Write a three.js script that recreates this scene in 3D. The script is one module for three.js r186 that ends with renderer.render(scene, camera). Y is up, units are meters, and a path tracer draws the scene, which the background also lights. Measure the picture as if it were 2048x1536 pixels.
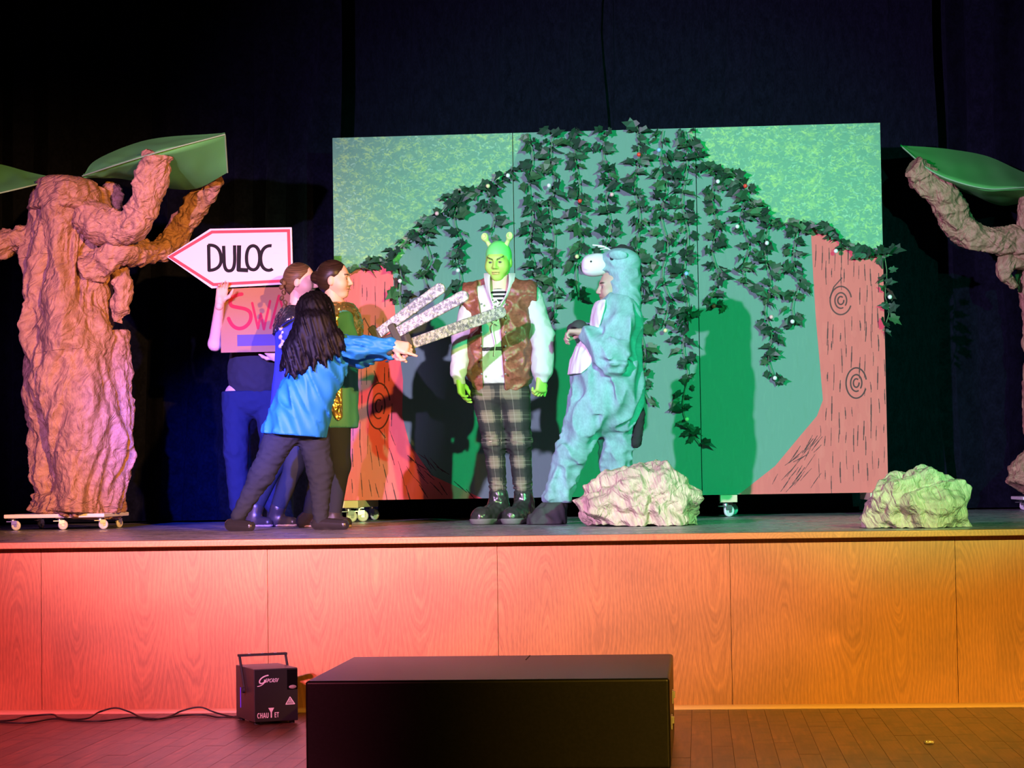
import * as THREE from 'three';
import { mergeGeometries, mergeVertices } from 'three/addons/utils/BufferGeometryUtils.js';
import { RoundedBoxGeometry } from 'three/addons/geometries/RoundedBoxGeometry.js';
import { createNoise3D, createNoise2D } from 'simplex-noise';

/* ------------------------------------------------------------------ camera, lights, exposure */
const V = (x, y, z) => new THREE.Vector3(x, y, z);
const scene = new THREE.Scene();
scene.background = new THREE.Color(0x000000);
const camera = new THREE.PerspectiveCamera(19.135, 4 / 3, 0.1, 60);
camera.rotation.order = 'YXZ';
camera.position.set(0.6075, 1.0522, 10.4509);
camera.rotation.set(0.0429, 0.0808, -0.0155);
camera.updateMatrixWorld(true);
scene.add(camera);
const renderer = new THREE.WebGLRenderer({ antialias: true });
renderer.toneMapping = THREE.LinearToneMapping;
renderer.toneMappingExposure = 0.84;
renderer.shadowMap.enabled = true;

const H = 0.803;                 // height of the stage deck above the hall floor; the stage edge is z = 0
const lampSpots = [              // stage lanterns hung over the audience: from, aim, colour, candela, half angle, penumbra
  ['lavender', [-3.3, 3.4, 7.4], [0.1, 1.9, -3.6], [0.84, 0.48, 1.0], 740, 19.5, 0.7],
  ['violet', [-4.5, 3.4, 7.35], [-3.0, 2.0, -3.4], [0.66, 0.28, 0.92], 460, 8.5, 0.8],
  ['blue', [-1.5, 3.45, 7.4], [-2.4, 1.0, -5.3], [0.02, 0.06, 1.0], 3000, 5.0, 0.9],
  ['pink', [-2.85, 3.45, 7.45], [-2.2, -0.2, 0.3], [1.0, 0.15, 0.25], 330, 18, 0.9],
  ['amber', [2.75, 3.45, 7.45], [-2.9, 1.45, -3.4], [1.0, 0.43, 0.08], 860, 11.8, 0.7],
  ['yellow', [3.2, 3.45, 7.4], [1.0, -0.3, 0.4], [1.0, 0.53, 0.05], 330, 16.5, 0.8],
  ['green', [3.65, 3.4, 7.3], [0.7, 1.9, -3.9], [0.03, 1.0, 0.40], 620, 14.0, 0.6],
];
const lampGroups = [];
for (const [tint, from, aim, rgb, cd, half, pen] of lampSpots) {
  const dir = V(...aim).sub(V(...from)).normalize();
  const s = new THREE.SpotLight(new THREE.Color().setRGB(...rgb), cd, 0, half * Math.PI / 180, pen, 2);
  s.position.copy(V(...from)).addScaledVector(dir, 0.02);
  s.target.position.set(...aim);
  s.castShadow = true; s.shadow.mapSize.set(2048, 2048); s.shadow.radius = 3; s.shadow.bias = -0.0004;
  s.name = 'lantern_beam'; 
  scene.add(s, s.target);
  lampGroups.push([tint, V(...from), dir, rgb]);
}

/* ------------------------------------------------------------------ helpers */
let seed = 12345;
const rnd = () => { seed = (seed * 1664525 + 1013904223) >>> 0; return seed / 4294967296; };
const rr = (a, b) => a + (b - a) * rnd();
const n3 = createNoise3D(rnd), n2 = createNoise2D(rnd);
const clamp = (x, a = 0, b = 1) => Math.min(b, Math.max(a, x));
const mix = (a, b, t) => a + (b - a) * t;
const sstep = (a, b, x) => { const t = clamp((x - a) / (b - a)); return t * t * (3 - 2 * t); };
const taken = {};
const numbered = (n) => { const k = taken[n] = (taken[n] ?? -1) + 1; return k ? n + '_' + String(k).padStart(3, '0') : n; };
const FPX = 768 / Math.tan(camera.fov * Math.PI / 360);
// a point measured in the photograph (2048 x 1536), given its distance from the stage edge z, as a place in the room
function P(u, v, z) {
  const d = V((u - 1024) / FPX, -(v - 768) / FPX, -1).applyQuaternion(camera.quaternion);
  return camera.position.clone().addScaledVector(d, (z - camera.position.z) / d.z);
}
const sc = (z) => (camera.position.z - z) * 1.003 / FPX;      // metres per measured pixel at z
const lin = (r, g, b) => new THREE.Color().setRGB(r, g, b);
const hex = (h) => new THREE.Color(h);
function mat(color, roughness = 0.8, extra = {}) { return new THREE.MeshStandardMaterial({ color, roughness, metalness: 0, ...extra }); }
function phys(color, roughness, extra = {}) { return new THREE.MeshPhysicalMaterial({ color, roughness, ...extra }); }
function mesh(name, geo, m, parent) {
  const o = new THREE.Mesh(geo, m); o.name = parent ? name : numbered(name);
  o.castShadow = o.receiveShadow = true; (parent || scene).add(o); return o;
}
function thing(name, label, category, pos = V(0, 0, 0), group) {
  const o = new THREE.Group(); o.name = numbered(name); o.position.copy(pos); scene.add(o);
  o.userData = { label, category }; if (group) o.userData.group = group; return o;
}
function struct(name, geo, m) { const o = mesh(name, geo, m); o.userData.kind = 'structure'; return o; }
function box(x0, x1, y0, y1, z0, z1, r = 0) {
  const g = r ? new RoundedBoxGeometry(x1 - x0, y1 - y0, z1 - z0, 2, r) : new THREE.BoxGeometry(x1 - x0, y1 - y0, z1 - z0);
  g.translate((x0 + x1) / 2, (y0 + y1) / 2, (z0 + z1) / 2); return g;
}
const local = (g, base) => g.translate(-base.x, -base.y, -base.z);
function tube(pts, r, seg = 40, rad = 8, closed = false) {
  return new THREE.TubeGeometry(new THREE.CatmullRomCurve3(pts, closed), seg, r, rad, closed);
}
function canvas(w, h, draw, srgb = true) {
  const c = document.createElement('canvas'); c.width = w; c.height = h; draw(c.getContext('2d'), w, h);
  const t = new THREE.CanvasTexture(c); if (srgb) t.colorSpace = THREE.SRGBColorSpace;
  t.wrapS = t.wrapT = THREE.RepeatWrapping; t.anisotropy = 8; return t;
}
function dataTex(w, h, f, srgb = true) {        // f(x, y) -> [r, g, b] 0..1
  const d = new Uint8Array(w * h * 4);
  for (let y = 0; y < h; y++) for (let x = 0; x < w; x++) {
    const c = f(x, y), i = (y * w + x) * 4;
    d[i] = clamp(c[0]) * 255; d[i + 1] = clamp(c[1]) * 255; d[i + 2] = clamp(c[2]) * 255; d[i + 3] = 255;
  }
  const t = new THREE.DataTexture(d, w, h); t.magFilter = THREE.LinearFilter; t.minFilter = THREE.LinearMipmapLinearFilter; t.generateMipmaps = true;
  t.wrapS = t.wrapT = THREE.RepeatWrapping; if (srgb) t.colorSpace = THREE.SRGBColorSpace; t.needsUpdate = true; return t;
}
// uv in metres for boxes: project each face along its own axis
function boxUV(g, sx = 1, sy = sx, ox = 0, oy = 0) {
  const p = g.attributes.position, n = g.attributes.normal, uv = g.attributes.uv;
  for (let i = 0; i < p.count; i++) {
    const ax = Math.abs(n.getX(i)), ay = Math.abs(n.getY(i)), az = Math.abs(n.getZ(i));
    let a, b;
    if (az >= ax && az >= ay) { a = p.getX(i); b = p.getY(i); } else if (ay >= ax) { a = p.getX(i); b = p.getZ(i); } else { a = p.getZ(i); b = p.getY(i); }
    uv.setXY(i, a * sx + ox, b * sy + oy);
  }
  return g;
}
function hash3(x, y, z, k) { let h = (x * 374761393 + y * 668265263 + z * 2147483647 + k * 974634777) | 0; h = Math.imul(h ^ (h >>> 13), 1274126177); h ^= h >>> 16; return (h >>> 0) / 4294967296; }
// facets: values on a lattice joined by flat triangles, so the surface breaks in straight creases
function facet(x, y, z, k) {
  const xi = Math.floor(x), yi = Math.floor(y), zi = Math.floor(z), f = [x - xi, y - yi, z - zi], o = f[0] >= f[1] ? (f[1] >= f[2] ? [0, 1, 2] : f[0] >= f[2] ? [0, 2, 1] : [2, 0, 1]) : (f[0] >= f[2] ? [1, 0, 2] : f[1] >= f[2] ? [1, 2, 0] : [2, 1, 0]);
  const c = [xi, yi, zi]; let v = hash3(c[0], c[1], c[2], k) * (1 - f[o[0]]);
  c[o[0]]++; v += hash3(c[0], c[1], c[2], k) * (f[o[0]] - f[o[1]]); c[o[1]]++; v += hash3(c[0], c[1], c[2], k) * (f[o[1]] - f[o[2]]); c[o[2]]++; return v + hash3(c[0], c[1], c[2], k) * f[o[2]] - 0.5;
}
// creased folds of crumpled paper, about -0.5 .. 0.5
function crumple(x, y, z) {
  const wx = x + 0.5 * n3(x * 0.5, y * 0.5, z * 0.5), wy = y + 0.5 * n3(x * 0.5 + 9, y * 0.5, z * 0.5), wz = z + 0.4 * n3(x * 0.5, y * 0.5 + 5, z * 0.5);
  const r = facet(0.8 * wx + 0.5 * wz, wy * 0.93 + 0.3 * wx, 0.8 * wz - 0.5 * wx, 1) * 0.8 + facet(1.5 * wx - 1.1 * wy + 4, 1.5 * wy + 1.0 * wz, 1.8 * wz + 0.6 * wx, 2) * 0.5 + facet(3.1 * wx + 1.7 * wz, 3.4 * wy - 1.2 * wx, 3.2 * wz + wy, 3) * 0.24;
  return r + 0.22 * (0.35 - Math.abs(n3(wx * 0.8, wy * 0.8 + 3, wz * 0.8))) + 0.1 * (0.3 - Math.abs(n3(wx * 2 + 7, wy * 2, wz * 2)));
}
/* signed distance modelling: capsules and ellipsoids joined by a smooth minimum, meshed by surface nets */
const C = (a, b, ra, rb = ra, k = 0.03) => ({ t: 0, a, b, d: b.clone().sub(a), ra, rb, k });
const E = (c, r, q = null, k = 0.03) => ({ t: 1, a: c, r: Array.isArray(r) ? V(...r) : V(r, r, r), q: q ? q.clone().invert() : null, k });
const SUB = (p) => ({ ...p, sub: true });
const tmp = V(0, 0, 0);
function evalPrim(p, x, y, z) {
  if (p.t === 0) {
    const px = x - p.a.x, py = y - p.a.y, pz = z - p.a.z, D = p.d, dd = D.x * D.x + D.y * D.y + D.z * D.z;
    const t = dd > 0 ? clamp((px * D.x + py * D.y + pz * D.z) / dd) : 0;
    const qx = px - D.x * t, qy = py - D.y * t, qz = pz - D.z * t;
    return Math.sqrt(qx * qx + qy * qy + qz * qz) - (p.ra + (p.rb - p.ra) * t);
  }
  tmp.set(x - p.a.x, y - p.a.y, z - p.a.z); if (p.q) tmp.applyQuaternion(p.q);
  const ex = tmp.x / p.r.x, ey = tmp.y / p.r.y, ez = tmp.z / p.r.z, k0 = Math.sqrt(ex * ex + ey * ey + ez * ez);
  const fx = ex / p.r.x, fy = ey / p.r.y, fz = ez / p.r.z, k1 = Math.sqrt(fx * fx + fy * fy + fz * fz);
  return k1 > 1e-9 ? k0 * (k0 - 1) / k1 : -Math.min(p.r.x, p.r.y, p.r.z);
}
function evalAll(prims, x, y, z) {
  let d = 1e3;
  for (const p of prims) {
    const e = evalPrim(p, x, y, z), k = p.k;
    if (p.sub) { const h = Math.max(k - Math.abs(d + e), 0) / k; d = Math.max(d, -e) + h * h * k * 0.25; }
    else { const h = Math.max(k - Math.abs(d - e), 0) / k; d = Math.min(d, e) - h * h * k * 0.25; }
  }
  return d;
}
function sdfMesh(prims, cell, { clip = null, bump = null, colour = null, uv = null, pad = 0.03, iso = 0 } = {}) {
  const lo = V(1e3, 1e3, 1e3), hi = V(-1e3, -1e3, -1e3);
  for (const p of prims) if (!p.sub) {
    if (p.t === 0) for (const [q, r] of [[p.a, p.ra], [V(p.a.x + p.d.x, p.a.y + p.d.y, p.a.z + p.d.z), p.rb]]) { lo.min(V(q.x - r, q.y - r, q.z - r)); hi.max(V(q.x + r, q.y + r, q.z + r)); }
    else { const r = p.q ? Math.max(p.r.x, p.r.y, p.r.z) : 0; lo.min(V(p.a.x - (r || p.r.x), p.a.y - (r || p.r.y), p.a.z - (r || p.r.z))); hi.max(V(p.a.x + (r || p.r.x), p.a.y + (r || p.r.y), p.a.z + (r || p.r.z))); }
  }
  lo.subScalar(pad + iso); hi.addScalar(pad + iso);
  const nx = Math.ceil((hi.x - lo.x) / cell) + 1, ny = Math.ceil((hi.y - lo.y) / cell) + 1, nz = Math.ceil((hi.z - lo.z) / cell) + 1;
  const F = new Float32Array(nx * ny * nz);
  for (let k = 0, i = 0; k < nz; k++) for (let j = 0; j < ny; j++) for (let h = 0; h < nx; h++, i++) {
    const x = lo.x + h * cell, y = lo.y + j * cell, z = lo.z + k * cell;
    let d = evalAll(prims, x, y, z) - iso;
    if (bump && Math.abs(d) < 0.09) d -= bump(x, y, z);
    if (clip) d = Math.max(d, clip(x, y, z));
    F[i] = d;
  }
  const id = new Int32Array(nx * ny * nz).fill(-1), pos = [], idx = [];
  const at = (a, b, c) => (c * ny + b) * nx + a, cs = [0, 1, nx, nx + 1, nx * ny, nx * ny + 1, nx * ny + nx, nx * ny + nx + 1];
  const eds = [[0, 1], [2, 3], [4, 5], [6, 7], [0, 2], [1, 3], [4, 6], [5, 7], [0, 4], [1, 5], [2, 6], [3, 7]];
  for (let k = 0; k < nz - 1; k++) for (let j = 0; j < ny - 1; j++) for (let h = 0; h < nx - 1; h++) {
    const o = at(h, j, k); let m = 0; for (let c = 0; c < 8; c++) if (F[o + cs[c]] < 0) m |= 1 << c;
    if (m === 0 || m === 255) continue;
    let sx = 0, sy = 0, sz = 0, n = 0;
    for (const [a, b] of eds) if (((m >> a) & 1) !== ((m >> b) & 1)) {
      const fa = F[o + cs[a]], fb = F[o + cs[b]], t = fa / (fa - fb);
      sx += mix(a & 1, b & 1, t); sy += mix((a >> 1) & 1, (b >> 1) & 1, t); sz += mix((a >> 2) & 1, (b >> 2) & 1, t); n++;
    }
    id[o] = pos.length / 3; pos.push(lo.x + (h + sx / n) * cell, lo.y + (j + sy / n) * cell, lo.z + (k + sz / n) * cell);
  }
  const quad = (a, b, c, d, flip) => { if (flip) idx.push(a, c, b, b, c, d); else idx.push(a, b, c, b, d, c); };
  for (let k = 1; k < nz - 1; k++) for (let j = 1; j < ny - 1; j++) for (let h = 1; h < nx - 1; h++) {
    const o = at(h, j, k), s = F[o] < 0;
    if (s !== F[o + 1] < 0) quad(id[at(h, j - 1, k - 1)], id[at(h, j, k - 1)], id[at(h, j - 1, k)], id[o], !s);
    if (s !== F[o + nx] < 0) quad(id[at(h - 1, j, k - 1)], id[at(h, j, k - 1)], id[at(h - 1, j, k)], id[o], s);
    if (s !== F[o + nx * ny] < 0) quad(id[at(h - 1, j - 1, k)], id[at(h, j - 1, k)], id[at(h - 1, j, k)], id[o], !s);
  }
  const g = new THREE.BufferGeometry();
  g.setAttribute('position', new THREE.Float32BufferAttribute(pos, 3)); g.setIndex(idx); g.computeVertexNormals();
  const N = pos.length / 3, uvs = new Float32Array(N * 2);
  if (uv) for (let i = 0; i < N; i++) { const w = uv(pos[i * 3], pos[i * 3 + 1], pos[i * 3 + 2]); uvs[i * 2] = w[0]; uvs[i * 2 + 1] = w[1]; }
  else for (let i = 0; i < N; i++) { uvs[i * 2] = pos[i * 3] + pos[i * 3 + 2] * 0.7; uvs[i * 2 + 1] = pos[i * 3 + 1]; }
  g.setAttribute('uv', new THREE.BufferAttribute(uvs, 2));
  if (colour) { const c = new Float32Array(N * 3); for (let i = 0; i < N; i++) { const w = colour(pos[i * 3], pos[i * 3 + 1], pos[i * 3 + 2]); c.set(w, i * 3); } g.setAttribute('color', new THREE.BufferAttribute(c, 3)); }
  return g;
}
// a sheet swept through rows of points, with thickness
function sheet(rows, thick = 0.004) {
  const nr = rows.length, nc = rows[0].length, pos = [], uv = [], idx = [];
  const N = rows.map((r, i) => r.map((p, j) => {
    const a = rows[Math.min(i + 1, nr - 1)][j].clone().sub(rows[Math.max(i - 1, 0)][j]), b = r[Math.min(j + 1, nc - 1)].clone().sub(r[Math.max(j - 1, 0)]);
    return a.cross(b).normalize();
  }));
  for (const s of [1, -1]) rows.forEach((r, i) => r.forEach((p, j) => { const q = p.clone().addScaledVector(N[i][j], s * thick / 2); pos.push(q.x, q.y, q.z); uv.push(j / (nc - 1), i / (nr - 1)); }));
  const id = (s, i, j) => (s * nr + i) * nc + j;
  for (let i = 0; i < nr - 1; i++) for (let j = 0; j < nc - 1; j++) {
    idx.push(id(0, i, j), id(0, i + 1, j), id(0, i, j + 1), id(0, i + 1, j), id(0, i + 1, j + 1), id(0, i, j + 1));
    idx.push(id(1, i, j), id(1, i, j + 1), id(1, i + 1, j), id(1, i + 1, j), id(1, i, j + 1), id(1, i + 1, j + 1));
  }
  const rim = (a, b, i, j, k, l) => idx.push(id(0, i, j), id(1, i, j), id(0, k, l), id(1, i, j), id(1, k, l), id(0, k, l));
  for (let j = 0; j < nc - 1; j++) { rim(0, 1, 0, j, 0, j + 1); rim(0, 1, nr - 1, j, nr - 1, j + 1); }
  for (let i = 0; i < nr - 1; i++) { rim(0, 1, i, 0, i + 1, 0); rim(0, 1, i, nc - 1, i + 1, nc - 1); }
  const g = new THREE.BufferGeometry(); g.setAttribute('position', new THREE.Float32BufferAttribute(pos, 3)); g.setAttribute('uv', new THREE.Float32BufferAttribute(uv, 2)); g.setIndex(idx); g.computeVertexNormals(); return g;
}

/* ------------------------------------------------------------------ the hall and the stage */
const dark = phys(lin(0.03, 0.03, 0.035), 0.9, { specularIntensity: 0.3 });
struct('wall_left', box(-8.2, -8, 0, 6.4, -7.2, 13), dark);
struct('wall_right', box(8, 8.2, 0, 6.4, -7.2, 13), dark);
struct('wall_back', box(-8.2, 8.2, 0, 6.4, -7.4, -7.2), dark);
struct('wall_rear', box(-8.2, 8.2, 0, 6.4, 13, 13.2), dark);
struct('ceiling', box(-8.2, 8.2, 6.4, 6.6, -7.4, 13.2), dark);

// hall floor: a base with narrow hardwood boards laid towards the stage
const floorBase = struct('floor', box(-8.2, 8.2, -0.2, -0.012, -7.4, 13.2), mat(lin(0.05, 0.022, 0.012), 0.7));
const boardTex = dataTex(512, 512, (x, y) => {
  const u = x / 512, v = y / 512, g = n3(u * 26, v * 3, 1) * 0.5 + n3(u * 70, v * 7, 2) * 0.3 + n3(u * 5, v * 2, 5) * 0.5;
  const wear = sstep(0.25, 0.8, n3(u * 4, v * 9, 8) + 0.3 * n3(u * 30, v * 40, 3));
  const k = 0.5 + 0.24 * g - 0.16 * wear; return [k * 0.70, k * 0.45, k * 0.32];
});
const boardMats = [0.9, 1.0, 0.8].map((k) => phys(lin(k, k * 0.95, k * 0.9), 0.42, { map: boardTex, clearcoat: 0.35, clearcoatRoughness: 0.35 }));
{
  const wB = 0.082, gapB = 0.0013, cache = [];
  for (const len of [0.62, 0.9, 1.2]) for (let k = 0; k < 3; k++) { const g = box(0, wB - gapB, -0.012, 0, 0, len - gapB); const uv = g.attributes.uv, p = g.attributes.position; for (let i = 0; i < p.count; i++) uv.setXY(i, p.getX(i) * 1.1 + k * 0.33, p.getZ(i) * 0.7 + k * 0.41); cache.push([len, g]); }
  for (let c = 0; c < 62; c++) {
    const x = -2.72 + c * wB; let z = -0.03 - rr(0, 0.3);
    while (z < 2.5) {
      const [len, g] = cache[Math.floor(rnd() * cache.length)];
      const zs = Math.max(z, -0.25);
      const o = mesh('plank', g, boardMats[Math.floor(rnd() * 3)], floorBase); o.position.set(x, rr(-0.0008, 0), zs); z = zs + len;
    }
  }
  const rest = [box(-8, -2.722, -0.012, 0, -0.05, 13), box(-2.72 + 62 * wB, 8, -0.012, 0, -0.05, 13), box(-2.722, -2.72 + 62 * wB, -0.012, 0, 3.75, 13)].map((g) => boxUV(g, 1, 0.7));
  const o = mesh('plank_field', mergeGeometries(rest), boardMats[0], floorBase); o.userData.kind = 'stuff';
}

// stage: deck, nosing, veneer front panels, foot moulding
const deckTex = dataTex(1024, 512, (x, y) => {
  const u = x / 1024, v = y / 512; let k = 0.52 + 0.06 * n3(u * 14, v * 7, 1) + 0.04 * n3(u * 70, v * 35, 2);
  const scuff = sstep(0.45, 0.8, n3(u * 60, v * 9, 4) * 0.6 + n3(u * 9, v * 22, 6) * 0.6); k += scuff * 0.14;
  return [k, k * 1.0, k * 1.03];
});
deckTex.repeat.set(0.25, 0.5);
const deckRough = dataTex(512, 256, (x, y) => { const u = x / 512, v = y / 256, k = 0.32 + 0.1 * n3(u * 12, v * 6, 4) + 0.08 * n3(u * 60, v * 40, 9); return [k, k, k]; }, false);
deckRough.repeat.set(0.25, 0.5);
struct('stage_deck', boxUV(box(-7.9, 7.9, H - 0.0275, H, -7.1, -0.085)), phys(lin(0.9, 0.9, 0.9), 1, { map: deckTex, roughnessMap: deckRough }));
const veneerTex = dataTex(2048, 512, (x, y) => {
  const X = x / 2048 * 4.36, Y = y / 512 * 0.84; const s = Math.floor(X / 0.2725), fx = X / 0.2725 - s;
  const r1 = hash3(s, 1, 2, 3), r2 = hash3(s, 5, 2, 3), r3 = hash3(s, 7, 7, 1);
  const cx = (fx - (0.35 + 0.3 * r1)) * 0.2725 + 0.012 * n3(X * 2, Y * 2.5, 3), w = 0.012 + (Y - 0.84 * r2 * 1.4) * (0.09 + 0.09 * r3) * (r3 > 0.5 ? 1 : -1) + 0.01 * n3(X * 1.2, Y * 3, 8 + s);
  const r = Math.sqrt(cx * cx + w * w) + 0.002 * n3(X * 30, Y * 6, 2);
  const ring = 0.5 + 0.3 * Math.sin(r * 420 + 2.5 * n3(X * 3, Y * 2, 4)) + 0.2 * Math.sin(r * 1130 + 3 * n3(X * 5, Y * 2, 6)); 
  const pore = n3(X * 190, Y * 14, 6) * 0.5 + n3(X * 420, Y * 26, 7) * 0.5, blot = n3(X * 2.2, Y * 3.1, 12);
  const knot = Math.exp(-((X - 3.63) ** 2 + (Y - 0.31) ** 2) * 900) + Math.exp(-((X - 0.9) ** 2 + (Y - 0.12) ** 2) * 1500);
  const k = 0.80 + 0.06 * (ring - 0.5) * 2 + 0.075 * pore + 0.04 * blot + 0.1 * knot;
  return [k * 0.94, k * 0.66 + 0.01 * ring, k * 0.415];
});
const veneer = phys(lin(0.88, 0.77, 0.68), 0.42, { map: veneerTex, clearcoat: 0.25, clearcoatRoughness: 0.3 });
struct('stage_core', box(-7.9, 7.9, 0, H - 0.0285, -7.0, -0.085), mat(lin(0.4, 0.24, 0.13), 0.8));
const front = new THREE.Group(); front.name = 'wall_stage_front'; front.userData.kind = 'structure'; scene.add(front);
{
  const seams = [-5.9, -4.75, -3.6, -2.475, -1.40, -0.325, 0.745, 1.765, 2.9, 4.0, 5.1];
  for (let i = 0; i < seams.length - 1; i++) {
    const g = boxUV(box(seams[i] + 0.0012, seams[i + 1] - 0.0012, 0.0, H - 0.0286, -0.08, -0.058), 1 / 4.36, 1 / 0.84, 0.555, 0);
    mesh('panel', g, veneer, front);
  }
  const nose = boxUV(box(-7.9, 7.9, H - 0.0285, H + 0.0005, -0.09, 0.004, 0.004), 1 / 4.36, 6, 0.3, 0.1);
  struct('trim_1', nose, phys(lin(1.0, 0.98, 0.95), 0.4, { map: veneerTex, clearcoat: 0.2 }));
  const q = new THREE.Shape(); q.moveTo(0, 0); q.lineTo(0.02, 0); q.absarc(0, 0, 0.02, 0, Math.PI / 2); q.lineTo(0, 0);
  const qg = new THREE.ExtrudeGeometry(q, { depth: 15.8, bevelEnabled: false, curveSegments: 6 }); qg.rotateY(Math.PI / 2); qg.rotateY(Math.PI); qg.translate(7.9, 0, 0); 
  // the rounded face looks at the hall
  const pos = qg.attributes.position; let zmin = 9, zmax = -9, xmin = 9; for (let i = 0; i < pos.count; i++) { zmin = Math.min(zmin, pos.getZ(i)); zmax = Math.max(zmax, pos.getZ(i)); xmin = Math.min(xmin, pos.getX(i)); }
  qg.translate(-7.9 - xmin, 0, -0.0578 - zmin);
  struct('baseboard_stage', qg, mat(lin(0.62, 0.36, 0.18), 0.5));
}

/* black drapes behind the stage: hung in gathered folds, each length of cloth its own */
const drapeTex = dataTex(256, 256, (x, y) => { const k = 0.8 + 0.14 * n3(x * 0.9, y * 0.25, 1) + 0.08 * n3(x * 0.1, y * 0.05, 2); return [k, k, k]; });
drapeTex.repeat.set(3, 3);
const drapeMat = phys(lin(0.0062, 0.0080, 0.0170), 0.95, { map: drapeTex, specularIntensity: 0.06 });
function drape(label, x0, x1, z, amp, wave, sd) {
  const nc = Math.ceil((x1 - x0) / (wave / 18)), nr = 26, rows = [];
  for (let i = 0; i <= nr; i++) {
    const y = mix(6.1, H + 0.012, i / nr), row = [];
    for (let j = 0; j <= nc; j++) {
      const x = mix(x0, x1, j / nc), a = amp * (0.75 + 0.5 * n3(x * 1.3, sd, 0)) * (0.8 + 0.2 * Math.sin(y * 0.8 + sd));
      const ph = (x / wave + 0.55 * n3(x * 0.9 + sd, y * 0.12, 4) + 0.1 * n3(x * 2, y * 0.5, sd)) * Math.PI * 2, s = Math.sin(ph);
      row.push(V(x + 0.22 * wave * Math.sin(2 * ph) * 0.3, y, z + a * (Math.sign(s) * Math.pow(Math.abs(s), 0.7)) + 0.01 * n3(x * 3, y * 0.7, sd + 2)));
    }
    rows.push(row);
  }
  const o = mesh('stage_drape', sheet(rows, 0.006), drapeMat); o.userData = { label, category: 'curtain', group: 'black drapes around the stage' }; return o;
}
drape('black drape in deep gathered folds behind the paper tree with the arrow sign', -6.6, -1.86, -5.35, 0.075, 0.30, 1);
drape('nearly flat black drape behind the painted flats, left of the centre split', -2.2, 0.0, -5.75, 0.016, 0.42, 2);
drape('nearly flat black drape behind the painted flats, right of the centre split', -0.03, 2.35, -5.82, 0.013, 0.5, 3);
drape('black drape in gathered folds beside the paper tree cut by the right frame edge', 2.02, 6.6, -6.05, 0.07, 0.31, 4);

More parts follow.
